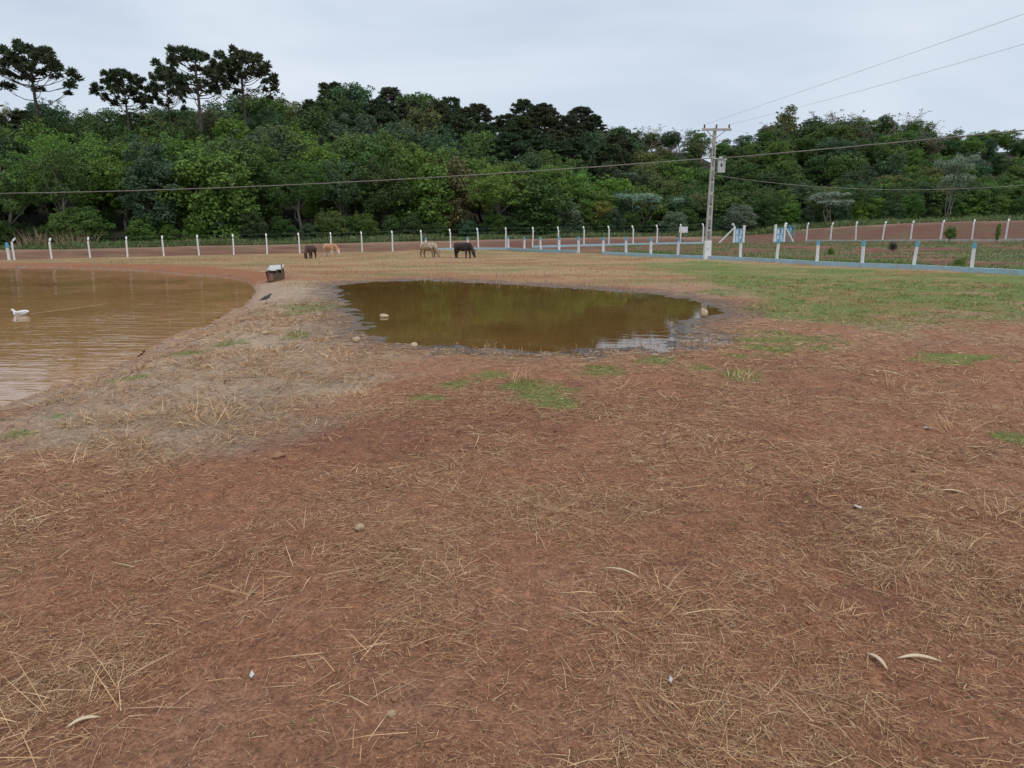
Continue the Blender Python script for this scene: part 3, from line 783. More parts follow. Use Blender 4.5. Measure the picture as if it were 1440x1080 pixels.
def araucaria(seed, H=25.0, z0=0.60, width=5.2, tufts=2, whorls=7, spikes=44):
    """candelabra pine: bare straight trunk, whorls that sweep up to dark tufts"""
    random.seed(seed); global rng; rng = np.random.default_rng(seed)
    mb = MB(); leaves = []
    mb.loft([(0, 0, -0.8), (0.05, 0, H * .3), (random.uniform(-.2, .2), .05, H * .6), (random.uniform(-.25, .25), 0, H * .97)], [0.42, 0.34, 0.27, 0.08], 8)
    def tuft(c, r):
        d = rng.normal(0, 1, (spikes, 3)); d /= np.linalg.norm(d, axis=1, keepdims=True); d[:, 2] = np.where(d[:, 2] < -0.5, -d[:, 2], d[:, 2])
        cent = np.asarray(c) + d * (r * rng.uniform(0.35, 0.95, spikes))[:, None]
        t = d + rng.normal(0, 0.25, d.shape); t /= np.linalg.norm(t, axis=1, keepdims=True)
        s_ = np.cross(t, rng.normal(0, 1, d.shape)); s_ /= np.linalg.norm(s_, axis=1, keepdims=True)
        Ls = (r * rng.uniform(0.35, 0.6, spikes))[:, None]; Ws = 0.10 * r / 0.6
        Vv = np.stack([cent - t * Ls, cent + s_ * Ws, cent + t * Ls, cent - s_ * Ws], 1).reshape(-1, 3)
        col = np.array([1, 1, 1.0]) * rng.uniform(0.6, 1.35, (spikes, 1))
        leaves.append((Vv, np.arange(spikes)[:, None] * 4 + np.array([[0, 1, 2, 3]]), np.repeat(col, 4, axis=0)))
    nb = int(whorls * 6.5)
    for b in range(nb):
        g = ((b + 0.5) / nb) ** 0.85                       # 0 lowest tips, 1 the crown's top
        ze = H * (z0 + (0.985 - z0) * g) + random.gauss(0, 0.35)
        rd = width * math.sqrt(max(0.03, 1 - (g * 0.98) ** 2.4)) * random.uniform(0.55, 1.08) * (0.8 + 0.2 * min(1, g * 3))
        th = b * 2.39996 + random.gauss(0, 0.3); dx, dy = math.cos(th), math.sin(th)
        zb = ze - rd * random.uniform(0.30, 0.62)
        p = [Vector((dx * rd * q_, dy * rd * q_, zb + (ze - zb) * (q_ ** 2.0))) for q_ in (0.0, 0.35, 0.7, 1.0)]
        mb.loft(p, [0.075, 0.06, 0.045, 0.03], 5)
        tuft(p[3] + Vector((0, 0, 0.15)), random.uniform(0.6, 0.9))
        for k in range(tufts):
            q_ = random.uniform(0.66, 1.02); c = Vector((dx * rd * q_, dy * rd * q_, zb + (ze - zb) * q_ ** 2.0))
            c += Vector((-dy, dx, 0)) * random.choice((-1, 1)) * random.uniform(0.4, 1.15) + Vector((0, 0, random.uniform(0.0, 0.55)))
            tuft(c, random.uniform(0.45, 0.8))
            q = p[1].lerp(p[2], random.random()); mb.loft([q, q.lerp(c, .6) + Vector((0, 0, -0.12)), c], [0.04, 0.03, 0.02], 4)
    for k in range(7): tuft(Vector((random.gauss(0, 0.6), random.gauss(0, 0.6), H * 0.975 + random.uniform(-.4, .5))), random.uniform(0.5, 0.75))
    return mb.mesh('trunk', M_BARK, True), crown_mesh('crown', leaves), 0.0

def bare_tree(seed, H=10.0):
    """leafless grey tree: fans of fine twigs, a few leaves"""
    random.seed(seed); global rng; rng = np.random.default_rng(seed)
    mb = MB(); leaves = []
    pts = limb(mb, (0, 0, -0.5), (random.uniform(-.5, .5), 0, H * 0.55), 0.17, 0.09, 0.05, 6, 4)
    for b in range(11):
        th = random.uniform(0, 6.28); a = pts[random.choice((2, 3, 4))]; out = random.uniform(1.2, 3.2)
        e = a + Vector((math.cos(th) * out, math.sin(th) * out, random.uniform(2.4, 4.6)))
        q = limb(mb, a, e, 0.06, 0.02, 0.10, 5, 3)
        for k in range(5):
            s = q[random.choice((1, 2, 3))]; d = Vector((math.cos(th) + random.gauss(0, .7), math.sin(th) + random.gauss(0, .7), random.uniform(0.5, 1.8))).normalized()
            e2 = s + d * random.uniform(0.7, 1.7); mb.loft([s, e2], [0.028, 0.012], 4)
            for j in range(3):
                d2 = (d + Vector((random.gauss(0, .6), random.gauss(0, .6), random.gauss(.2, .4)))).normalized(); s2 = s.lerp(e2, random.uniform(.4, 1)); mb.loft([s2, s2 + d2 * random.uniform(.4, .9)], [0.018, 0.01], 3)
            leaves.append(clump_leaves(e2, 0.5, 9, 0.14, (1, 1, 1), 0.8, 0.5))
    return mb.mesh('trunk', M_PALEBARK, True), crown_mesh('crown', leaves), 0.0

def spreading(seed, H=6.0):
    """several pale leaning stems under flat umbrellas of silvery leaves"""
    random.seed(seed); global rng; rng = np.random.default_rng(seed)
    mb = MB(); leaves = []
    for s in range(5):
        th = s * 1.26 + random.uniform(-.4, .4); out = random.uniform(0.8, 2.6); top = Vector((math.cos(th) * out, math.sin(th) * out, H * random.uniform(0.62, 0.95)))
        q = limb(mb, (random.uniform(-.25, .25), random.uniform(-.25, .25), -0.4), top, 0.07, 0.03, 0.08, 5, 4)
        for k in range(6):
            c = top + Vector((random.gauss(0, 0.9), random.gauss(0, 0.9), random.uniform(-0.45, 0.25)))
            limb(mb, q[3], c, 0.028, 0.012, 0.08, 4, 2)
            tone = random.uniform(0.75, 1.2)
            leaves.append(clump_leaves(c, random.uniform(0.6, 0.95), 130, 0.13, np.array([1, 1, 1]) * tone, 0.5))
    return mb.mesh('trunk', M_PALEBARK, True), crown_mesh('crown', leaves), 0.0

KINDS = {
    'round': [broadleaf(201 + k, crown=(3.0 + .45 * k, 3.4, 4.5 - .25 * k), cz=7.0 + .2 * k, clumps=30 + 4 * k, rr=(0.7, 1.9)) for k in range(5)],
    'tall': [broadleaf(231 + k, crown=(2.4 + .2 * k, 2.5, 5.3), cz=6.6, clumps=36, rr=(0.75, 1.35), leaf=0.15, per=290) for k in range(3)],
    'open': [broadleaf(261 + k, crown=(3.6, 3.5, 3.7), cz=8.0, clumps=26, rr=(0.65, 1.3), leaf=0.14, per=240, pale=True) for k in range(3)],
    'bush': [broadleaf(291 + k, crown=(3.9, 3.6, 6.6), cz=5.2, clumps=34, rr=(1.1, 2.0), leaf=0.22, per=130) for k in range(3)],
    'pine': [araucaria(321 + k, z0=0.80 - .012 * k, width=5.6 + .3 * k, whorls=6, tufts=1, spikes=80) for k in range(4)],
    'darkpine': [araucaria(341 + k, z0=0.42, width=5.0, whorls=12, tufts=3, spikes=44) for k in range(3)],
    'bare': [bare_tree(361 + k) for k in range(3)],
    'spreading': [spreading(381 + k) for k in range(3)],
}
NOMINAL = {'round': 12.2, 'tall': 12.4, 'open': 12.2, 'bush': 12.4, 'pine': 25.2, 'darkpine': 25.2, 'bare': 10.2, 'spreading': 6.2}
rng = np.random.default_rng(77); random.seed(77)
def plant(kind, x, y, total, tint, label, group, name='tree', cat='tree', width=1.0, z=None, var=None):
    tr, crn, _ = random.choice(KINDS[kind]) if var is None else KINDS[kind][var]
    z = float(land(np.array([x]), np.array([y]))[0]) if z is None else z
    s = total / NOMINAL[kind]
    t = thing(name, label, cat, (x, y, z - 0.05), random.uniform(0, 6.28), group)
    t.scale = (s * width, s * width, s)
    link('trunk', tr, t); c = link('crown', crn, t); c.color = (*tint, 1)
    return t
TINT = {'mid': (0.138, 0.228, 0.056), 'deep': (0.085, 0.146, 0.042), 'fresh': (0.175, 0.290, 0.054), 'olive': (0.175, 0.205, 0.076),
        'bluish': (0.092, 0.160, 0.074), 'pine': (0.078, 0.102, 0.050), 'silver': (0.27, 0.34, 0.23), 'yellow': (0.26, 0.26, 0.05), 'brown': (0.19, 0.165, 0.11)}
def jit(c, a=0.14): return tuple(max(0.01, v * random.uniform(1 - a, 1 + a)) for v in c)
SKY_U = [-500, -200, 0, 60, 110, 150, 200, 260, 330, 380, 440, 500, 560, 620, 680, 740, 800, 840, 890, 940, 970, 1000, 1025, 1045, 1070, 1110, 1160, 1215, 1265, 1285, 1330, 1380, 1440, 1600, 1900]
SKY_V = [150, 142, 142, 142, 142, 148, 150, 148, 140, 130, 130, 120, 122, 128, 152, 142, 152, 168, 191, 190, 198, 208, 208, 190, 158, 160, 162, 166, 180, 196, 200, 196, 192, 190, 195]
FRONT_V = lambda u: np.interp(u, [-200, 0, 200, 420, 600, 740, 900, 1050, 1200, 1440, 1700], [205, 205, 200, 215, 215, 245, 272, 285, 285, 270, 260])
NAMES = {'mid': 'mid green', 'deep': 'deep green', 'fresh': 'bright fresh green', 'olive': 'dull olive green', 'bluish': 'bluish green'}
ROWN = ['at the front edge of the forest', 'in the lower forest behind the road', 'halfway up the wooded slope', 'high on the wooded slope', 'on the forest skyline']
def anchor(u):
    for lim, txt in ((110, 'beyond the pond tip'), (300, 'beyond the pond'), (430, 'beyond the board shelter'), (540, 'behind the tan calf'), (700, 'behind the black cow'),
                     (840, 'behind the fence opening'), (960, 'behind the notice board'), (1050, 'behind the utility pole'), (1130, 'behind the gateway'), (1260, 'past the gateway'), (1400, 'above the red bank'), (9999, 'past the red bank')):
        if u < lim: return txt
SHAPE = {'round': 'round-crowned tree', 'tall': 'tall narrow tree', 'open': 'open-crowned tree', 'bush': 'bush-like tree'}
ROWN = ['at the forest edge', 'low in the wood', 'halfway up the wood', 'high in the wood', 'on the skyline']
rows = [(20.5, 0.0, 4.6), (27, 0.16, 5.0), (34, 0.34, 5.2), (43, 0.52, 5.6), (54, 0.72, 5.8), (66, 0.88, 6.0), (80, 1.0, 6.2)]
for ri, (e, f, step) in enumerate(rows):
    x = -74 - e * 0.7
    while x < 96 + e * 0.6:
        px = x + random.uniform(-1.4, 1.4); base = float(hill_line(np.array([px]))[0])
        py = base + e + random.uniform(-2.2, 2.2)
        u = 720 + 950 * px / py
        vs = float(np.interp(u, SKY_U, SKY_V)); vf = float(FRONT_V(u))
        v = vf + (vs - vf) * f + random.uniform(-9, 6)
        ztop = at_depth(u, v, py).z
        zb = float(land(np.array([px]), np.array([py]))[0])
        tot = ztop - zb
        x += step * random.uniform(0.8, 1.2) * (1.0 if u < 820 else 0.8)
        if u < -320 or u > 1760: continue
        tot = min(max(tot, 5.5), 19.0)
        zone = [0, 1, 1, 2, 3, 3, 4][ri]
        dark = 430 < u < 690 and f > 0.7 or 680 < u < 860 and f > 0.45 or u < 90 and f > .6
        if dark and random.random() < 0.75:
            plant('darkpine', px, py, max(tot, 11) * random.uniform(0.93, 1.0), jit(TINT['pine']), f'dark tufted araucaria {ROWN[zone]} {anchor(u)}', f'massed araucarias {ROWN[zone]} {anchor(u)}', 'araucaria', 'tree', 1.55 * 15 / max(tot, 12) if tot < 15 else 1.3)
            continue
        if 1050 < u < 1290 and f > 0.85 or 880 < u < 985 and f > .85:
            if random.random() < 0.8:
                plant('bare', px + 1.5, py - 1, tot + 0.6, jit(TINT['brown']), f'nearly leafless twiggy tree {ROWN[zone]} {anchor(u)}', f'twiggy trees {ROWN[zone]} {anchor(u)}', 'twiggy_tree', 'tree', 1.5)
        kind = random.choice(('round', 'round', 'tall', 'open')) if ri > 0 else random.choice(('round', 'tall', 'open', 'open', 'bush'))
        if u > 840 and ri > 0: kind = random.choice(('round', 'bush', 'bush', 'tall', 'round'))
        if u > 950: tk = random.choice(('mid', 'deep', 'deep', 'mid', 'olive', 'bluish'))
        else: tk = random.choice(('mid', 'mid', 'deep', 'fresh', 'olive', 'bluish')) if ri < 4 else random.choice(('deep', 'deep', 'bluish', 'olive'))
        plant(kind, px, py, tot, jit(TINT[tk]), f'{NAMES[tk]} {SHAPE[kind]} {ROWN[zone]} {anchor(u)}', f'{NAMES[tk]} {kind} trees {ROWN[zone]} {anchor(u)}', {'round': 'round_tree', 'tall': 'narrow_tree', 'open': 'open_tree', 'bush': 'bushy_tree'}[kind], 'tree', random.uniform(0.95, 1.2) * (1.0 if tot > 9 else 1.35))

# undergrowth along the forest foot
for k in range(74):
    px = -72 + k * 2.2 + random.uniform(-.8, .8); base = float(hill_line(np.array([px]))[0])
    py = base + 17.6 + random.uniform(-1, 1.2); tk = random.choice(('mid', 'deep', 'bluish', 'fresh', 'deep'))
    plant('bush', px, py, random.uniform(2.0, 4.3), jit(TINT[tk]), f'{NAMES[tk]} undergrowth bush at the verge {anchor(720 + 950 * px / py)}', f'{NAMES[tk]} bushes at the verge {anchor(720 + 950 * px / py)}', 'bush', 'bush', random.uniform(1.1, 1.5))
# silvery spreading trees on the right
for u, v, py, tot in ((795, 292, 90, 5.6), (905, 280, 93, 6.2), (950, 300, 91, 4.0), (1165, 296, 91, 4.8), (1040, 300, 91, 4.6), (780, 315, 89, 3.4)):
    p = at_depth(u, v, py); kd = 'spreading' if u in (905, 1165) else 'bush'
    plant(kd, p.x, py, tot * (1.0 if kd == 'spreading' else 0.85), jit(TINT['silver'] if kd == 'spreading' else (0.20, 0.26, 0.16), 0.1), f'{"low silvery tree with spreading tops" if kd == "spreading" else "low silvery grey bush"} {anchor(u)}', f'silvery {kd} plants {anchor(u)}', 'silvery_tree' if kd == 'spreading' else 'silvery_bush', 'tree' if kd == 'spreading' else 'bush', 1.25 if kd == 'spreading' else 1.5)
p = at_depth(1340, 245, 90); plant('spreading', p.x, 90, 8.2, TINT['silver'], 'tall thin pale-stemmed tree with a flat silvery top', None, 'umbrella_tree', 'tree', 0.62, None, 1)
p = at_depth(845, 300, 91); plant('open', p.x, 91, 4.6, TINT['yellow'], 'small yellow-flowered bush at the forest foot', None, 'yellow_bush', 'bush', 1.3)
# five tall araucarias that stand clear of the canopy on the left
for u, vt, py, w, var, lab in ((40, 66, 96, 1.08, 0, 'broad araucaria with a wide flat dark crown above the pond'),
                              (172, 100, 103, 1.0, 1, 'araucaria with a drooping dark crown and long bare limbs'),
                              (232, 98, 106, 0.72, 2, 'thin araucaria with a narrow broken crown'),
                              (272, 70, 100, 1.0, 3, 'tall araucaria with a bare straight trunk and open crown'),
                              (338, 74, 104, 0.98, 0, 'araucaria with a fan of bare limbs under a round crown')):
    p = at_depth(u, vt, py); zb = float(land(np.array([p.x]), np.array([py]))[0])
    plant('pine', p.x, py, p.z - zb, jit(TINT['pine'], 0.08), lab, 'araucarias standing above the canopy', 'araucaria', 'tree', w, None, var)

# ------------------------------------------------------------------ bent-post fence
def bent_post_mesh():
    mb = MB(); w = 0.115
    mb.loft([(0, 0, -0.5), (0, 0, 1.62), (0, 0.10, 1.78), (0, 0.30, 1.98)], [(w / 2, w / 2)] * 2 + [(w / 2, w / 2.1), (w / 2.2, w / 2.3)], 4, math.pi / 4, True)
    return mb.mesh('post', M_WHITE)
BENT = bent_post_mesh()
def wire_run(parent, pts, name='wire', r=0.0035, mat=None):
    mb = MB()
    mb.loft(pts, [r] * len(pts), 4)
    return mb.build(name, mat or M_WIRE, parent)
def curb_piece(parent, a, b, h, w, mat, name='curb'):
    mb = MB(); a = Vector(a); b = Vector(b); d = (b - a); d.z = 0; L = d.length; d.normalize(); s = Vector((-d.y, d.x, 0)) * w / 2
    v = [a - s + Vector((0, 0, -.3)), a + s + Vector((0, 0, -.3)), b + s + Vector((0, 0, -.3)), b - s + Vector((0, 0, -.3)),
         a - s * .92 + Vector((0, 0, h)), a + s * .92 + Vector((0, 0, h)), b + s * .92 + Vector((0, 0, h)), b - s * .92 + Vector((0, 0, h))]
    mb.add(v, [(0, 3, 2, 1), (4, 5, 6, 7), (0, 1, 5, 4), (1, 2, 6, 5), (2, 3, 7, 6), (3, 0, 4, 7)])
    return mb.build(name, mat, parent)
def bent_fence(label, a, b, n, tops, curb_from=None, cmat=None):
    """a..b in plan, n intervals, heights of the post tops interpolated"""
    a = Vector((*a, 0)); b = Vector((*b, 0)); d = (b - a).normalized(); rz = math.atan2(d.y, d.x)
    root = thing('bent_post_fence', label, 'fence', (0, 0, 0)); P = []
    for i in range(n + 1):
        p = a.lerp(b, i / n); z = float(np.interp(i / n, tops[0], tops[1])) - 1.98
        P.append(Vector((p.x, p.y, z)))
        q = link('post', BENT, root, P[-1], (random.gauss(0, .022), random.gauss(0, .022), rz + random.gauss(0, .08)))
    for h in (0.5, 0.85, 1.2, 1.55):
        wire_run(root, [p + Vector((0, 0, h)) for p in P])
    nrm = Vector((-d.y, d.x, 0))
    wire_run(root, [p + Vector((0, 0, 1.95)) + nrm * 0.27 for p in P])
    if curb_from is not None:
        for i in range(curb_from, n):
            c, e = P[i].copy(), P[i + 1].copy(); c.z = hz(c.x, c.y); e.z = hz(e.x, e.y)
            curb_piece(root, c.lerp(e, .004), e.lerp(c, .004), 0.20, 0.16, cmat or M_CURB)
    return P
dL = Vector((51, 16)) / 19
A0 = Vector((-38.2, 57.0)); A1 = Vector((-38.2, 57.0)) + dL * 22
fp = bent_fence('long line of white bent-top concrete posts along the red road', A0, A1, 22, ([0, 0.43, 0.60, 0.86, 1.0], [1.08, 1.6, 1.95, 2.2, 2.45]), 15)
fr_ = [o for o in COL.objects if o.name == 'bent_post_fence'][0]
link('post', BENT, fr_, (-40.75, 56.2, 1.09 - 1.98), (0, 0, -0.6))
bent_fence('white bent-top concrete posts below the red bank, past the gate', (32.6, 76.5), (32.6 + 12.4 / 7 * 10, 76.5 - 13.5 / 7 * 10), 10, ([0, 0.7, 1], [2.55, 2.72, 2.75]), 0, M_CONC)

# ------------------------------------------------------------------ low fence with blue caps and curb
def low_fence(label, pts, curb_skip=()):
    root = thing('low_fence', label, 'fence', (0, 0, 0))
    for i, (x, y) in enumerate(pts):
        z = hz(x, y)
        mb = MB(); mb.box((0, 0, 0.31), (0.125, 0.125, 1.30), None, 0.93)
        p = mb.build('post', M_WHITE, root, (x, y, z), (random.gauss(0, .02), random.gauss(0, .02), random.uniform(-.05, .05) + 0.9))
        cb = MB(); cb.box((0, 0, 1.07), (0.135, 0.135, 0.22), None, 0.98); cb.build('painted_top', M_BLUE, p)
    for i in range(len(pts) - 1):
        if i in curb_skip: continue
        a = Vector((*pts[i], hz(*pts[i]))); b = Vector((*pts[i + 1], hz(*pts[i + 1])))
        d = (b - a).normalized(); s = Vector((-d.y, d.x, 0))
        sgn = 1 if s.dot(Vector((a.x, a.y, 0))) < 0 else -1
        curb_piece(root, a.lerp(b, .003) + s * sgn * 0.05, b.lerp(a, .003) + s * sgn * 0.05, 0.19, 0.24, M_CURB)
    return root
seg = (SF_B - SF_A) / 10
right_pts = [tuple(SF_A + seg * k) for k in range(-5, 11)]
low_fence('low white posts with blue tops on a pale blue curb beside the lawn', right_pts)
left_px = [(812, 50.5), (785, 53.5), (760, 56.5), (737, 60), (715, 63)]
left_pts = [(((u - 720) / 950.0) * y * 1.0, y) for u, y in left_px]
lp = left_pts + [(-4.2, 65.0), (-8.2, 65.4)]
low_fence('short stretch of blue-topped white posts beyond the opening, behind the cattle', lp)
# the single blue and white pair at the far end by the pond
bp_ = thing('end_post', 'single short blue-topped white post beside the pond\'s far end', 'post', (-40.98, 55.95, 0))
bz = hz(bp_.location.x, bp_.location.y); bp_.location.z = bz
mb = MB(); mb.box((0, 0, 0.52), (0.15, 0.15, 1.7), None, 0.95); mb.build('post', M_WHITE, bp_)
mb = MB(); mb.box((0, 0, 1.20), (0.162, 0.162, 0.45), None, 0.97); mb.build('painted_top', M_BLUE, bp_)

# ------------------------------------------------------------------ gateway
def gate_side(label, u_post, u_round, brace_u, extra_leaf, y=76.4):
    x0 = (u_post - 720) / 950 * y; x1 = (u_round - 720) / 950 * y; xb = (brace_u - 720) / 950 * y
    z = hz(x0, y); s = 1 if xb > x0 else -1
    root = thing('gate', label, 'gate', (x0, y, z), 0)
    mb = MB(); mb.loft([(0, 0, -.4), (0, 0, 1.75), (s * .08, .1, 1.9), (s * .22, .2, 2.05)], [(0.09, 0.09)] * 4, 4, math.pi / 4, True); mb.build('post', M_WHITE, root)
    w = x1 - x0
    mb = MB(); mb.box((w, 0, 0.75), (0.24, 0.24, 2.3), None, 0.96); mb.build('gatepost', M_WHITE, root)
    mb = MB(); mb.bar((s * 0.07, -.05, 1.6), (xb - x0, -.05, 0.0), 0.12); mb.build('brace', M_WHITE, root)
    px0, px1 = (0.12 if w > 0 else -0.12), w - (0.15 if w > 0 else -0.15); pw = abs(px1 - px0); cx = (px0 + px1) / 2
    pl_ = MB(); pl_.box((cx, 0.0, 0.78), (pw - 0.06, 0.03, 1.5)); panel = pl_.build('panel', mat_wear('pale_blue_panel', (0.58, 0.68, 0.78), 0.5, (0.45, 0.5, 0.55), 0.5, 3.0), root)
    fr = MB()
    for zz in (0.06, 0.85, 1.5): fr.box((cx, -0.03, zz), (pw, 0.05, 0.05))
    for xx in (cx - pw / 2 + .02, cx, cx + pw / 2 - .02): fr.box((xx, -0.032, 0.78), (0.045, 0.048, 1.5))
    fr.build('frame', M_BLUE, root)
    em = MB(); em.box((cx + 0.05, -0.075, 1.2), (0.10, 0.012, 0.42)); em.build('emblem', mat_wear('dark_blue_mark', (0.04, 0.13, 0.28), 0.5, (0.1, 0.2, 0.3), 0.3), panel)
    if extra_leaf:
        lf = MB(); ax, bx = s * 0.15, s * 1.32
        for zz in (0.08, 0.8, 1.75): lf.bar((ax, .25, zz), (bx, .55, zz), 0.05)
        for k in range(4):
            f = k / 3; lf.bar((ax + (bx - ax) * f, .25 + .3 * f, 0.06), (ax + (bx - ax) * f, .25 + .3 * f, 1.77), 0.045)
        leaf = lf.build('open_leaf', M_BLUE, root)
        e2 = MB(); e2.box(((ax + bx) / 2, 0.36, 1.3), (0.16, 0.02, 0.6)); e2.box(((ax + bx) / 2, 0.363, 1.42), (0.42, 0.02, 0.2)); e2.build('emblem', M_BLUE, leaf)
gate_side('pale blue gate panel braced towards the utility pole', 1025, 1038, 1005, False)
gate_side('pale blue gate panel with an open framed leaf past the gateway', 1094, 1081, 1107, True)
p = at_depth(961, 323, 79)
sg = thing('notice_board', 'small blank white board hung on the fence along the road', 'sign', (p.x, p.y, hz(p.x, p.y)))
sz_ = p.z - hz(p.x, p.y)
mb = MB(); mb.box((0, 0, sz_), (0.98, 0.03, 0.66)); mb.build('board', M_WHITE, sg)
mb = MB(); mb.box((-.4, 0.05, sz_ / 2), (0.05, 0.05, sz_ + 0.5)); mb.build('stake', M_WIRE, sg)
mb = MB(); mb.box((.4, 0.05, sz_ / 2), (0.05, 0.05, sz_ + 0.5)); mb.build('stake', M_WIRE, sg)

# ------------------------------------------------------------------ utility pole and its cables
pb = SF_A + seg * 6 + np.array([-0.06, -0.08]); PX, PY = float(pb[0]), float(pb[1]); PZ = hz(PX, PY)
pole = thing('utility_pole', 'tall concrete utility pole with white painted foot standing in the low fence', 'utility pole', (PX, PY, PZ))
HP = 7.15
def at_h(h): return 0.34 - 0.18 * h / HP, 0.26 - 0.11 * h / HP
mb = MB(); w0, d0 = at_h(-.5); w1, d1_ = at_h(HP)
mb.loft([(0, 0, -.5), (0, 0, HP)], [(w0 / 2, d0 / 2), (w1 / 2, d1_ / 2)], 4, math.pi / 4, True); shaft = mb.build('shaft', M_CONC, pole)
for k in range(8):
    h = 1.35 + k * 0.66; w, d = at_h(h); q = MB(); q.box((0, -d / 2 - 0.001, h), (w * 0.5, 0.012, 0.46)); q.build('recess_shade', M_RECESS_SHADE, shaft)  # dark slabs on the shaft face paint the recess shade, nothing is cut in
for k in range(4):
    h = 1.75 + k * 1.32; w, d = at_h(h); q = MB(); q.box((0, -d / 2 - 0.008, h), (w * 0.42, 0.02, 0.09)); q.build('step_hole_shade', M_BLACK, shaft)  # black slabs on the face stand in for the shade inside step holes
ft = MB(); w, d = at_h(0); ft.box((0, 0, 0.45), (w + 0.05, d + 0.05, 1.2), None, 0.94); ft = ft.build('painted_foot', M_WHITE, pole)
mb = MB(); mb.box((0.0, -d / 2 - 0.027, 0.62), (0.18, 0.012, 0.09)); mb.build('number_plate', mat_wear('pale_plate', (0.6, 0.72, 0.82), 0.4), ft)
arm = MB(); arm.box((0.06, -0.14, HP - 0.10), (1.62, 0.10, 0.12)); arm = arm.build('crossarm', M_CONC, pole)
for xx in (-0.68, -0.02, 0.68):
    mb = MB(); mb.loft([(0.06 + xx, -0.14, HP - 0.05), (0.06 + xx, -0.14, HP + 0.02), (0.06 + xx, -0.14, HP + 0.06), (0.06 + xx, -0.14, HP + 0.12), (0.06 + xx, -0.14, HP + 0.17)], [0.02, 0.055, 0.04, 0.06, 0.03], 8); mb.build('insulator', M_CERAM, arm)
mb = MB(); mb.bar((-0.45, -0.1, HP - 0.16), (-0.04, -0.08, HP - 0.55), 0.035); mb.bar((0.55, -0.1, HP - 0.16), (0.05, -0.08, HP - 0.55), 0.035); mb.build('brace', M_WIRE, arm)
mb = MB(); mb.loft([(-.62, -.14, HP - .1), (-.6, -.16, HP - .55), (-.35, -.2, HP - 1.0), (-.16, -.18, HP - 1.4)], [0.008] * 4, 4); mb.build('jumper', M_BLACK, pole)
mb = MB(); mb.bar((-.1, 0, HP - 1.35), (-.36, -.1, HP - 1.35), 0.04); mb.loft([(-.36, -.1, HP - 1.55), (-.37, -.1, HP - 1.4), (-.36, -.1, HP - 1.1)], [0.03, 0.045, 0.02], 6); mb.build('fuse_bracket', M_GREYBOX, pole)
bx_ = MB(); bx_.box((0.46, -0.05, HP - 2.05), (0.40, 0.30, 0.64)); box = bx_.build('meter_box', M_GREYBOX, pole)
mb = MB(); mb.box((0.44, -0.206, HP - 1.97), (0.10, 0.014, 0.16)); mb.build('dark_window', M_BLACK, box)
mb = MB(); mb.box((0.46, -0.05, HP - 1.715), (0.44, 0.34, 0.03)); mb.build('lid', M_GREYBOX, box)
mb = MB(); mb.bar((0, 0, HP - 1.9), (0.3, -.02, HP - 1.9), 0.05); mb.bar((0, 0, HP - 2.26), (0.3, -.02, HP - 2.26), 0.05); mb.build('bracket', M_WOOD, pole)
mb = MB(); mb.bar((0, -.1, HP - 1.62), (0.75, -.12, HP - 1.66), 0.05); mb.box((0.4, -.12, HP - 1.57), (0.18, 0.1, 0.12)); mb.box((0.62, -.12, HP - 1.64), (0.16, .1, .1)); mb.build('cable_clamp', M_GREYBOX, pole)
def sag_cable(name, label, a, b, sag, r, n=40, mat=M_CABLE, wob=0.0):
    a = Vector(a); b = Vector(b); pts = []
    for i in range(n + 1):
        t = i / n; p = a.lerp(b, t); p.z -= sag * 4 * t * (1 - t); p.z += wob * math.sin(i * 2.1)
        pts.append(p)
    mb = MB(); mb.loft(pts, [r] * len(pts), 6)
    return tag(mb.build(name, mat, None, None, None, True), label, 'cable')
hookL = Vector((PX - 0.1, PY - 0.13, PZ + HP - 1.60)); hookR = Vector((PX + 0.5, PY - 0.13, PZ + HP - 1.60))
sag_cable('power_cable', 'thick twisted cable crossing the forest from the pole past the pond', hookL, (-92, 62, 6.36), 1.70, 0.030, 90, M_CABLE, 0.006)
sag_cable('power_cable', 'thick twisted cable climbing from the pole over the red bank', hookR, (34.5, 10.5, 5.85), 0.15, 0.030, 60, M_CABLE, 0.006)
sag_cable('service_cable', 'thin cable sagging low from the meter box above the saplings', (PX + 0.06, PY - .1, PZ + HP - 2.5), (42, 30, 7.56), 2.16, 0.016, 50)
sag_cable('overhead_wire', 'thin bare wire rising from the short end of the crossarm', (PX + 0.74, PY - 0.14, PZ + HP + 0.16), (PX + 8.2, PY - 45, 7.6), 0.5, 0.0045, 40, M_WIRE)
sag_cable('overhead_wire', 'thin bare wire rising from the long end of the crossarm', (PX - 0.62, PY - 0.14, PZ + HP + 0.16), (PX + 6.8, PY - 45, 7.6), 0.1, 0.0045, 40, M_WIRE)

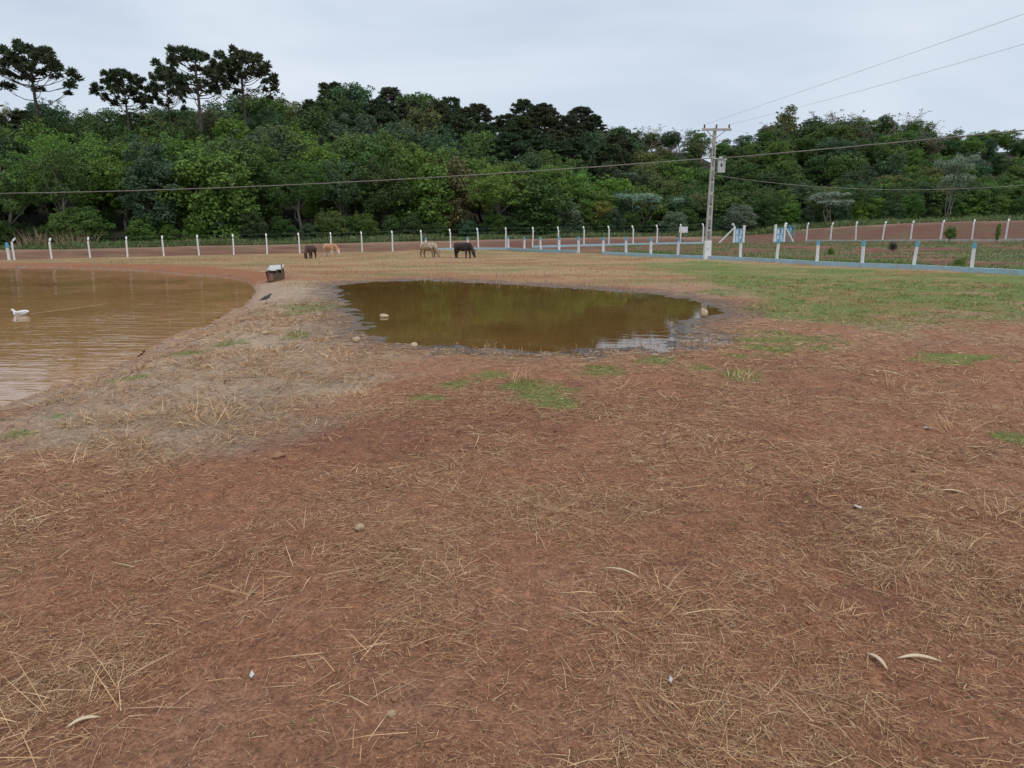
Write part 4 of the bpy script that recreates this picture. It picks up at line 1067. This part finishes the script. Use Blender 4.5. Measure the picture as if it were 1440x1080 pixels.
# ------------------------------------------------------------------ animals
def body_mesh(name, mb, mat, voxel=0.021, smooth=2):
    """fuses overlapping lofts into one continuous skin"""
    me = mb.mesh(name + '_raw', mat); o = bpy.data.objects.new('tmp', me); COL.objects.link(o)
    r = o.modifiers.new('r', 'REMESH'); r.mode = 'VOXEL'; r.voxel_size = voxel; r.use_smooth_shade = True
    s = o.modifiers.new('s', 'SMOOTH'); s.iterations = smooth; s.factor = 0.5
    dg = bpy.context.evaluated_depsgraph_get(); ev = o.evaluated_get(dg)
    out = bpy.data.meshes.new_from_object(ev); out.name = name
    bpy.data.objects.remove(o); out.materials.clear(); out.materials.append(mat)
    for p in out.polygons: p.use_smooth = True
    return out
def cow_mesh(name, mat, head=(0.98, 0.0, 0.10), step=0.0, horn=False):
    mb = MB()
    # trunk: rump, hips, deep barrel, shoulder, chest
    mb.loft([(-.66, 0, .80), (-.60, 0, .78), (-.48, 0, .76), (-.25, 0, .72), (0, 0, .69), (.25, 0, .70), (.42, 0, .73), (.54, 0, .74), (.60, 0, .74)],
            [(.06, .08), (.15, .18), (.185, .225), (.20, .25), (.215, .275), (.20, .27), (.165, .25), (.12, .20), (.05, .10)], 14)
    mb.loft([(-.55, 0, .94), (-.2, 0, .945), (.1, 0, .93), (.38, 0, .965), (.5, 0, .9)], [(.05, .03)] * 5, 8)     # back line, hips and withers
    hx, hy, hz_ = head
    nk = Vector((.48, 0, .79)); poll = Vector((hx - 0.17, hy * 0.7, hz_ + 0.40))
    mb.loft([nk, nk.lerp(poll, .35) + Vector((.03, 0, .02)), nk.lerp(poll, .7) + Vector((.03, 0, .01)), poll], [(.13, .22), (.10, .165), (.075, .12), (.065, .09)], 12)
    mz = Vector((hx, hy, hz_))
    mb.loft([poll + (poll - mz) * .12, poll, poll.lerp(mz, .3), poll.lerp(mz, .62), poll.lerp(mz, .88), mz], [(.06, .05), (.10, .10), (.10, .11), (.068, .085), (.064, .068), (.05, .045)], 12)
    for s in (-1, 1):
        e = poll + Vector((.0, s * .07, .03)); mb.loft([e, e + Vector((-.02, s * .11, .0)), e + Vector((-.02, s * .20, -.03))], [(.03, .025), (.06, .03), (.025, .018)], 8)
        if horn: mb.loft([poll + Vector((-.03, s * .05, .06)), poll + Vector((.02, s * .12, .10)), poll + Vector((.08, s * .13, .13))], [.02, .018, .012], 6)
        st = step * s
        # fore leg: elbow, knee, cannon, hoof
        mb.loft([(.40, s * .10, .66), (.40 + st * .2, s * .115, .50), (.42 + st * .6, s * .11, .31), (.41 + st * .9, s * .11, .14), (.42 + st, s * .11, .05), (.44 + st, s * .11, 0)],
                [(.085, .12), (.07, .09), (.05, .056), (.04, .043), (.042, .046), (.05, .055)], 10)
        # hind leg: thigh, stifle forward, hock backward, shank
        mb.loft([(-.46, s * .10, .74), (-.41 - st * .2, s * .125, .55), (-.50 - st * .5, s * .12, .39), (-.56 - st * .8, s * .115, .30), (-.54 - st, s * .115, .13), (-.53 - st, s * .115, .05), (-.51 - st, s * .115, 0)],
                [(.12, .18), (.10, .15), (.065, .09), (.05, .06), (.04, .044), (.042, .046), (.05, .055)], 10)
    mb.loft([(-.63, 0, .90), (-.70, 0, .84), (-.71, .01, .62), (-.70, .02, .44), (-.70, .02, .34)], [.03, .028, .02, .03, .02], 7)
    return body_mesh(name, mb, mat)
def cow(label, u, v, rz, mat, head, step, scale, horn=False):
    p = ground_at(u, v)
    t = thing('cow', label, 'cow', (p.x, p.y, p.z - 0.01), rz, 'cattle grazing the dry pasture'); t.scale = (scale * 0.96, scale * 1.18, scale * 0.96)
    link('body', cow_mesh('body', mat, head, step, horn), t)
    return t
cow('dark brown young cow grazing head-on towards the pond', 437, 363.5, math.radians(-97), mat_coat('coat_brown', (0.075, 0.036, 0.026), (0.12, 0.055, 0.04), (0.045, 0.025, 0.02)), (1.02, .02, .06), 0.03, 0.97)
cow('tan calf with cream legs grazing beside the dark brown one', 465, 360.5, math.radians(-34), mat_coat('coat_tan', (0.46, 0.23, 0.12), (0.58, 0.42, 0.27), (0.66, 0.54, 0.42), 2.0, 0.56, 0.52), (1.02, -.02, .18), 0.05, 1.04)
cow('pale greyish fawn cow grazing close to the black one', 603, 362.0, math.radians(-34), mat_coat('coat_fawn', (0.27, 0.17, 0.11), (0.46, 0.36, 0.26), (0.26, 0.18, 0.13), 3.0, 0.50, 0.40), (.94, -.05, .06), -0.04, 1.06)
cow('black cow with a reddish flank grazing in front of the curb', 651, 363.0, math.radians(-36), mat_coat('coat_black', (0.022, 0.014, 0.012), (0.075, 0.030, 0.022), (0.020, 0.014, 0.012), 2.2, 0.56, 0.3), (.98, 0, .07), 0.06, 1.08, True)

# white duck swimming, with its wake
def duck():
    p = on_plane(29, 443, Z_POND)
    t = thing('duck', 'white duck swimming across the brown pond', 'duck', (p[0], p[1], Z_POND), math.radians(186)); t.scale = (0.86,) * 3
    mb = MB()
    mb.loft([(-.235, 0, .105), (-.19, 0, .085), (-.12, 0, .055), (0, 0, .035), (.10, 0, .035), (.15, 0, .05), (.175, 0, .06)], [(.012, .008), (.05, .03), (.085, .06), (.10, .075), (.09, .07), (.055, .05), (.02, .02)], 12)
    mb.loft([(.11, 0, .06), (.15, 0, .10), (.17, 0, .13), (.195, 0, .145), (.22, 0, .138)], [(.045, .05), (.03, .032), (.03, .032), (.034, .034), (.018, .018)], 10)
    wh = mat_wear('white_feathers', (0.82, 0.82, 0.83), 0.8, (0.6, 0.56, 0.5), 0.3, 12)
    link('body', body_mesh('body', mb, wh, 0.009, 3), t)
    mb = MB(); mb.loft([(.21, 0, .136), (.245, 0, .126), (.27, 0, .122)], [(.018, .014), (.02, .008), (.012, .004)], 8); mb.build('bill', mat_wear('orange_bill', (0.45, 0.2, 0.08), 0.5), t)
    for s in (-1, 1):
        mb = MB(); mb.loft([(.08, s * .085, .075), (0, s * .102, .08), (-.12, s * .075, .095), (-.2, s * .03, .11)], [(.01, .03), (.014, .045), (.012, .035), (.005, .01)], 8); mb.build('wing', wh, t, None, None, True)
    for u1, v1, off in ((150, 427, 0.0),):
        q = on_plane(u1, v1, Z_POND); d = Vector((q[0] - p[0], q[1] - p[1], 0)); a = Vector((p[0], p[1], Z_POND)) + d.normalized() * 0.22
        pts = []; n = 24
        for i in range(n + 1):
            f = i / n; pts.append(a + d * f + Vector((0, 0.05 * math.sin(f * 5), -0.004)))
        mb = MB(); mb.loft(pts, [(0.02 + 0.05 * (i / n), 0.009 * (1 - 0.45 * i / n)) for i in range(n + 1)], 8)
        mb.build('wake_ripple', M_POND, pond, None, None, True)
        if u1 == 150: pass
duck()
def lapwing():
    p = ground_at(375, 428)
    t = thing('lapwing', 'small grey brown wading bird standing on the dam between the waters', 'bird', (p.x, p.y, p.z), math.radians(20))
    mb = MB()
    mb.loft([(-.16, 0, .10), (-.10, 0, .125), (-.02, 0, .155), (.05, 0, .18), (.085, 0, .195)], [(.010, .006), (.03, .025), (.048, .045), (.042, .042), (.02, .02)], 10)
    mb.loft([(.05, 0, .19), (.085, 0, .225), (.105, 0, .24), (.125, 0, .238)], [(.03, .03), (.022, .024), (.026, .026), (.012, .012)], 8)
    link('body', body_mesh('body', mb, mat_coat('plumage', (0.13, 0.10, 0.085), (0.06, 0.05, 0.045), (0.2, 0.17, 0.15), 12, 0.5, 0.09), 0.006, 3), t)
    mb = MB(); mb.loft([(.12, 0, .238), (.155, 0, .230)], [.008, .003], 6); mb.build('beak', M_BLACK, t)
    for s in (-1, 1):
        mb = MB(); mb.loft([(0, s * .018, .14), (-.01, s * .02, .07), (.004, s * .02, .004)], [.008, .005, .005], 6); mb.loft([(-.012, s * .02, .004), (.03, s * .022, .004)], [.005, .003], 5); mb.build('leg', M_CERAM, t)
lapwing()

# ------------------------------------------------------------------ duck shelter of old boards
sp = ground_at(388, 394)
sh = thing('duck_shelter', 'small shelter of old boards with a pale sheet roof on the dam', 'shelter', (sp.x, sp.y, sp.z), math.radians(8))
W, Dp, Hs = 0.52, 0.50, 0.40
for k in range(5):
    mb = MB(); mb.box((-W / 2 + 0.06 + k * 0.102, -Dp / 2, 0.125 + 0.01 * (k % 2)), (0.098, 0.02, 0.28 + random.uniform(-.02, .02))); mb.build('board', M_WOOD2 if k < 2 else M_WOOD, sh)
for k in range(4):
    mb = MB(); mb.box((-W / 2 + 0.02, -Dp / 2 + 0.06 + k * 0.125, 0.17), (0.02, 0.118, 0.38)); mb.build('board', M_WOOD2, sh, None, (0, -0.12, 0))
for k in range(4):
    mb = MB(); mb.box((W / 2, -Dp / 2 + 0.07 + k * 0.122, 0.17), (0.02, 0.116, 0.40)); mb.build('board', M_WOOD, sh)
mb = MB(); mb.box((0, Dp / 2, 0.18), (W, 0.02, 0.42)); mb.build('back_panel', M_WOOD, sh)
for x_, h_ in ((W / 2 + .02, 0.60), (0.12, 0.42), (-W / 2 + .06, 0.40)):
    mb = MB(); mb.box((x_, -Dp / 2 - 0.022, h_ / 2 - 0.03), (0.035, 0.03, h_)); mb.build('corner_stake', M_WOOD, sh)
rf = MB(); nx, ny = 8, 5; vv = []; ff = []
for j in range(ny):
    for i in range(nx):
        fx, fy = i / (nx - 1), j / (ny - 1)
        vv.append((-0.22 + 0.50 * fx, -0.30 + 0.60 * fy + (0.03 * math.sin(i * 1.7) if j == 0 else 0), 0.385 + 0.13 * fy + 0.02 * fx - (0.035 if j == 0 and i in (2, 3, 4) else 0)))
for j in range(ny - 1):
    for i in range(nx - 1):
        a = j * nx + i; ff.append((a, a + 1, a + nx + 1, a + nx))
rf.add(vv, ff); rfo = rf.build('roof_sheet', M_SHEET, sh); md = rfo.modifiers.new('thick', 'SOLIDIFY'); md.thickness = 0.012
mb = MB(); mb.loft([(-.22, -.25, .345), (-.38, -.28, .335), (-.52, -.26, .32)], [(.16, .008), (.13, .008), (.03, .006)], 6); mb.build('roof_scrap', M_YELSHEET, sh)

# ------------------------------------------------------------------ stones, husks, scraps
def stone_mesh(seed, mat, flat=0.7):
    random.seed(seed); bm = bmesh.new(); bmesh.ops.create_icosphere(bm, subdivisions=3, radius=1.0)
    pl = [(Vector((random.gauss(0, 1), random.gauss(0, 1), random.gauss(0, 1))).normalized(), random.uniform(0.62, 0.9)) for _ in range(9)]
    for v in bm.verts:
        for d, h in pl:
            k = v.co.dot(d) - h
            if k > 0: v.co -= d * k * 0.85
        v.co += v.co.normalized() * 0.04 * math.sin(v.co.x * 7 + seed) * math.cos(v.co.y * 6 - seed)
        v.co.z *= flat
    me = bpy.data.meshes.new('stone'); bm.to_mesh(me); bm.free(); me.materials.append(mat)
    for p in me.polygons: p.use_smooth = True
    return me
STONES = [(540, 446, 6.5, M_STONE, 'pale rounded stone rising from the shallow pool', 0.62), (502, 480, 6, M_STONE, 'pale stone on the dry bank of the shallow pool', 0.7),
          (582, 488, 6, M_STONE, 'pale stone in the mud at the shallow pool\'s edge', 0.75), (506, 746, 8, M_STONE, 'light buff stone lying alone on the straw-strewn soil', 0.85),
          (393, 643, 11, M_REDSTONE, 'flat rusty stone half buried near the grey bank', 0.45), (551, 1007, 7.5, M_STONE, 'small angular buff stone on bare red soil', 0.9),
          (623, 1052, 5, M_REDSTONE, 'small reddish stone beside a straw stalk', 0.8), (373, 470, 5, M_STONE, 'dusty stone among the dead tufts on the dam', 0.6), (990, 445, 6.5, M_STONE, 'grey upright stone at the narrow tip of the shallow pool', 1.2),
          (555, 985, 5.5, M_REDSTONE, 'dusty clod touching the angular buff stone', 0.7)]
for k, (u, v, r, m, lab, fl) in enumerate(STONES):
    p = ground_at(u, v) if k not in (0,) else Vector((*on_plane(u, v, Z_PUD), Z_PUD - 0.02))
    d = math.hypot(p.x, p.y); R_ = r * d / 950
    o = link('stone', stone_mesh(40 + k, m, fl), None, (p.x, p.y, p.z + R_ * fl * 0.6), (0, 0, k * 1.3)); o.scale = (R_, R_ * 0.9, R_)
    tag(o, lab, 'stone')
random.seed(5)
def husk(u, v, L, rz, label, w=0.018):
    p = ground_at(u, v); mb = MB(); pts = []; rr = []
    for i in range(9):
        f = i / 8; pts.append((L * (f - .5), 0.07 * L * math.sin(f * math.pi + 0.4), 0.006 + 0.014 * math.sin(f * math.pi))); rr.append((0.42 * w * (0.2 + math.sin(f * math.pi) ** 0.8), 0.0035))
    mb.loft(pts, rr, 8); o = mb.build('dry_husk', M_HUSK, None, (p.x, p.y, p.z), (0.1, 0, rz), True); tag(o, label, 'husk')
husk(1292, 930, 0.165, -0.05, 'pale curled husk lying level on the dark red soil'); husk(1233, 932, 0.11, -1.25, 'pale curled husk pointing down towards a tangle of straw')
husk(1341, 694, 0.17, -0.35, 'slim pale husk among sparse straw near a standing dry tuft', 0.014); husk(118, 1018, 0.10, 0.6, 'broken orange-tan stalk stump in the straw heap', 0.016)
husk(875, 808, 0.2, -0.5, 'bent pale stalk beside the straw tangle', 0.01)
def scrap(u, v, s, label):
    p = ground_at(u, v); mb = MB(); mb.add([(-s, -s * .6, 0.012), (s * .3, -s * .8, 0.02), (s, 0, 0.012), (s * .5, s * .7, 0.03), (-s * .6, s * .6, 0.016)], [(0, 1, 3, 4), (1, 2, 3)])
    o = mb.build('scrap', M_LITTER, None, (p.x, p.y, p.z), (0, 0, s * 90)); m_ = o.modifiers.new('t', 'SOLIDIFY'); m_.thickness = 0.003; tag(o, label, 'litter')
scrap(355, 954, 0.012, 'white scrap lying in the straw near a green sprig'); scrap(943, 961, 0.009, 'tiny white scrap on the straw below a dry tuft'); scrap(1205, 716, 0.03, 'pale torn scrap caught in a straw tangle'); scrap(1305, 604, 0.035, 'bleached scrap beside a standing tuft')

# ------------------------------------------------------------------ larger dry tufts
rng = np.random.default_rng(99)
TUFTS = [(90, 655, .20, 90, .10, .26, .5), (295, 592, .26, 110, .14, .38, .75), (500, 556, .26, 110, .08, .24, .6), (1045, 532, .22, 70, .08, .24, .9), (1345, 606, .20, 60, .10, .28, 1.0),
         (1410, 722, .16, 60, .08, .22, 1.05), (340, 850, .12, 60, .08, .24, .35), (900, 862, .26, 120, .10, .30, .3), (842, 948, .12, 60, .06, .17, .45), (735, 535, .18, 40, .12, .30, 1.15),
         (105, 1012, .24, 120, .12, .34, .22), (1255, 545, .14, 30, .10, .26, 1.2), (650, 702, .18, 60, .08, .22, .4), (1178, 868, .11, 50, .06, .16, .4), (500, 945, .24, 100, .10, .26, .2),
         (1012, 630, .22, 60, .06, .2, .5), (1110, 570, .22, 60, .06, .2, .5), (240, 648, .16, 50, .06, .18, .6), (440, 800, .16, 60, .08, .22, .4), (980, 1020, .14, 60, .06, .2, .35), (1255, 790, .2, 70, .06, .2, .35),
         (160, 590, .3, 90, .08, .22, .4), (370, 495, .3, 80, .08, .26, .6), (470, 500, .3, 80, .08, .24, .6), (890, 545, .3, 80, .06, .2, .4), (1340, 770, .14, 50, .06, .16, .5), (1170, 660, .2, 70, .06, .18, .4), (640, 800, .14, 50, .06, .18, .5)]
TUFT_AT = ['at the edge of the grey bank', 'in the middle of the grey bank', 'on the bank below the shallow pool', 'with green blades below the lawn', 'beside a bleached scrap', 'near a slim husk',
           'around a dark hollow', 'in a wide straw tangle', 'below the wide straw tangle', 'at the near shore of the shallow pool', 'around a broken stalk stump', 'alone below the lawn', 'in the open middle ground',
           'near the two curled husks', 'beside the angular stone', 'below the green patches', 'between lawn and straw', 'near the rusty stone', 'beyond the lone buff stone', 'on dark bare soil', 'by a torn scrap', 'near the larger pond',
           'on the dam above the pond', 'on the dam beside the pool', 'below the brightest green patch', 'between husk and scrap', 'below the torn scrap', 'past the lone buff stone']
for ti, (u, v, rd, n, l0, l1, up) in enumerate(TUFTS):
    p = ground_at(u, v); d = math.hypot(p.x, p.y)
    c = straw_cols(n, (0.26, 0.18, 0.14, 0.26, 0.07, 0.08, 0.01)) * 1.08
    V, T, Q, Cc = tuft_blades(p.x, p.y, rd, n, l0, l1, 0.0015 + 0.0005 * d, 0.3, c, None, up)
    V = V - np.array([p.x, p.y, p.z])
    o = link('dry_grass_tuft', np_mesh('dry_grass_tuft', V, T, Q, Cc, False, M_STRAW), None, (p.x, p.y, p.z))
    if up > 0.7: tag(o, 'upright tuft of bleached dry stalks ' + TUFT_AT[ti], 'grass tuft', 'upright dry tufts on the bare soil')
    else: tag(o, 'flattened tuft of long dry straw ' + TUFT_AT[ti], 'grass tuft', 'flattened dry tufts on the bare soil')

# tall dead cane at the left of the verge
for u in (52, 62, 74, 86, 112, 120, 128, 6, 300, 345):
    y = 69.5 if u < 200 else 76; x = (u - 720) / 950 * y; z = float(land(np.array([x]), np.array([y]))[0]); n = 46
    c = np.array([(0.40, 0.29, 0.18), (0.30, 0.21, 0.13), (0.5, 0.38, 0.25)])[rng.integers(0, 3, n)]
    hh = 1.0 if u < 200 and u > 20 else 0.55
    V, T, Q, Cc = tuft_blades(0, 0, 1.5, n, 1.0 * hh, 2.7 * hh, 0.04, 0.15, c, 0.0, 1.3)
    o = link('dead_cane', np_mesh('dead_cane', V, T, Q, Cc, False, M_STRAW), None, (x, y, z)); tag(o, 'clump of tall dead brown cane between road and wood', 'cane clump', 'dead cane along the verge')
# saplings and a dead shrub on the ploughed strip
def sapling(u, v, y, h, w, tint, label, kind, name='sapling'):
    x = (u - 720) / 950 * y; z = hz(x, y)
    plant(kind, x, y, h, tint, label, None, name, 'shrub', w, z, 0)
sapling(1245, 355, 42, 0.95, 0.9, (0.05, 0.055, 0.035), 'dark half-dead shrub between the ploughed strip and the blue curb', 'open', 'dead_shrub')
sapling(1322, 336, 58, 1.55, 1.0, TINT['mid'], 'round green sapling in front of a bent-top post', 'round')
sapling(1387, 338, 57, 1.7, 0.5, TINT['fresh'], 'narrow bright green sapling between two bent-top posts', 'tall')
sapling(1160, 350, 45, 0.5, 1.3, TINT['fresh'], 'low leafy weed bush behind a blue-topped post', 'bush', 'weed_bush')
sapling(1340, 370, 31.5, 0.5, 1.6, TINT['fresh'], 'bright weed bush growing over the back of the curb', 'bush', 'weed_bush')
sapling(1432, 348, 44, 0.9, 1.1, TINT['mid'], 'green shrub at the end of the ploughed strip', 'round')
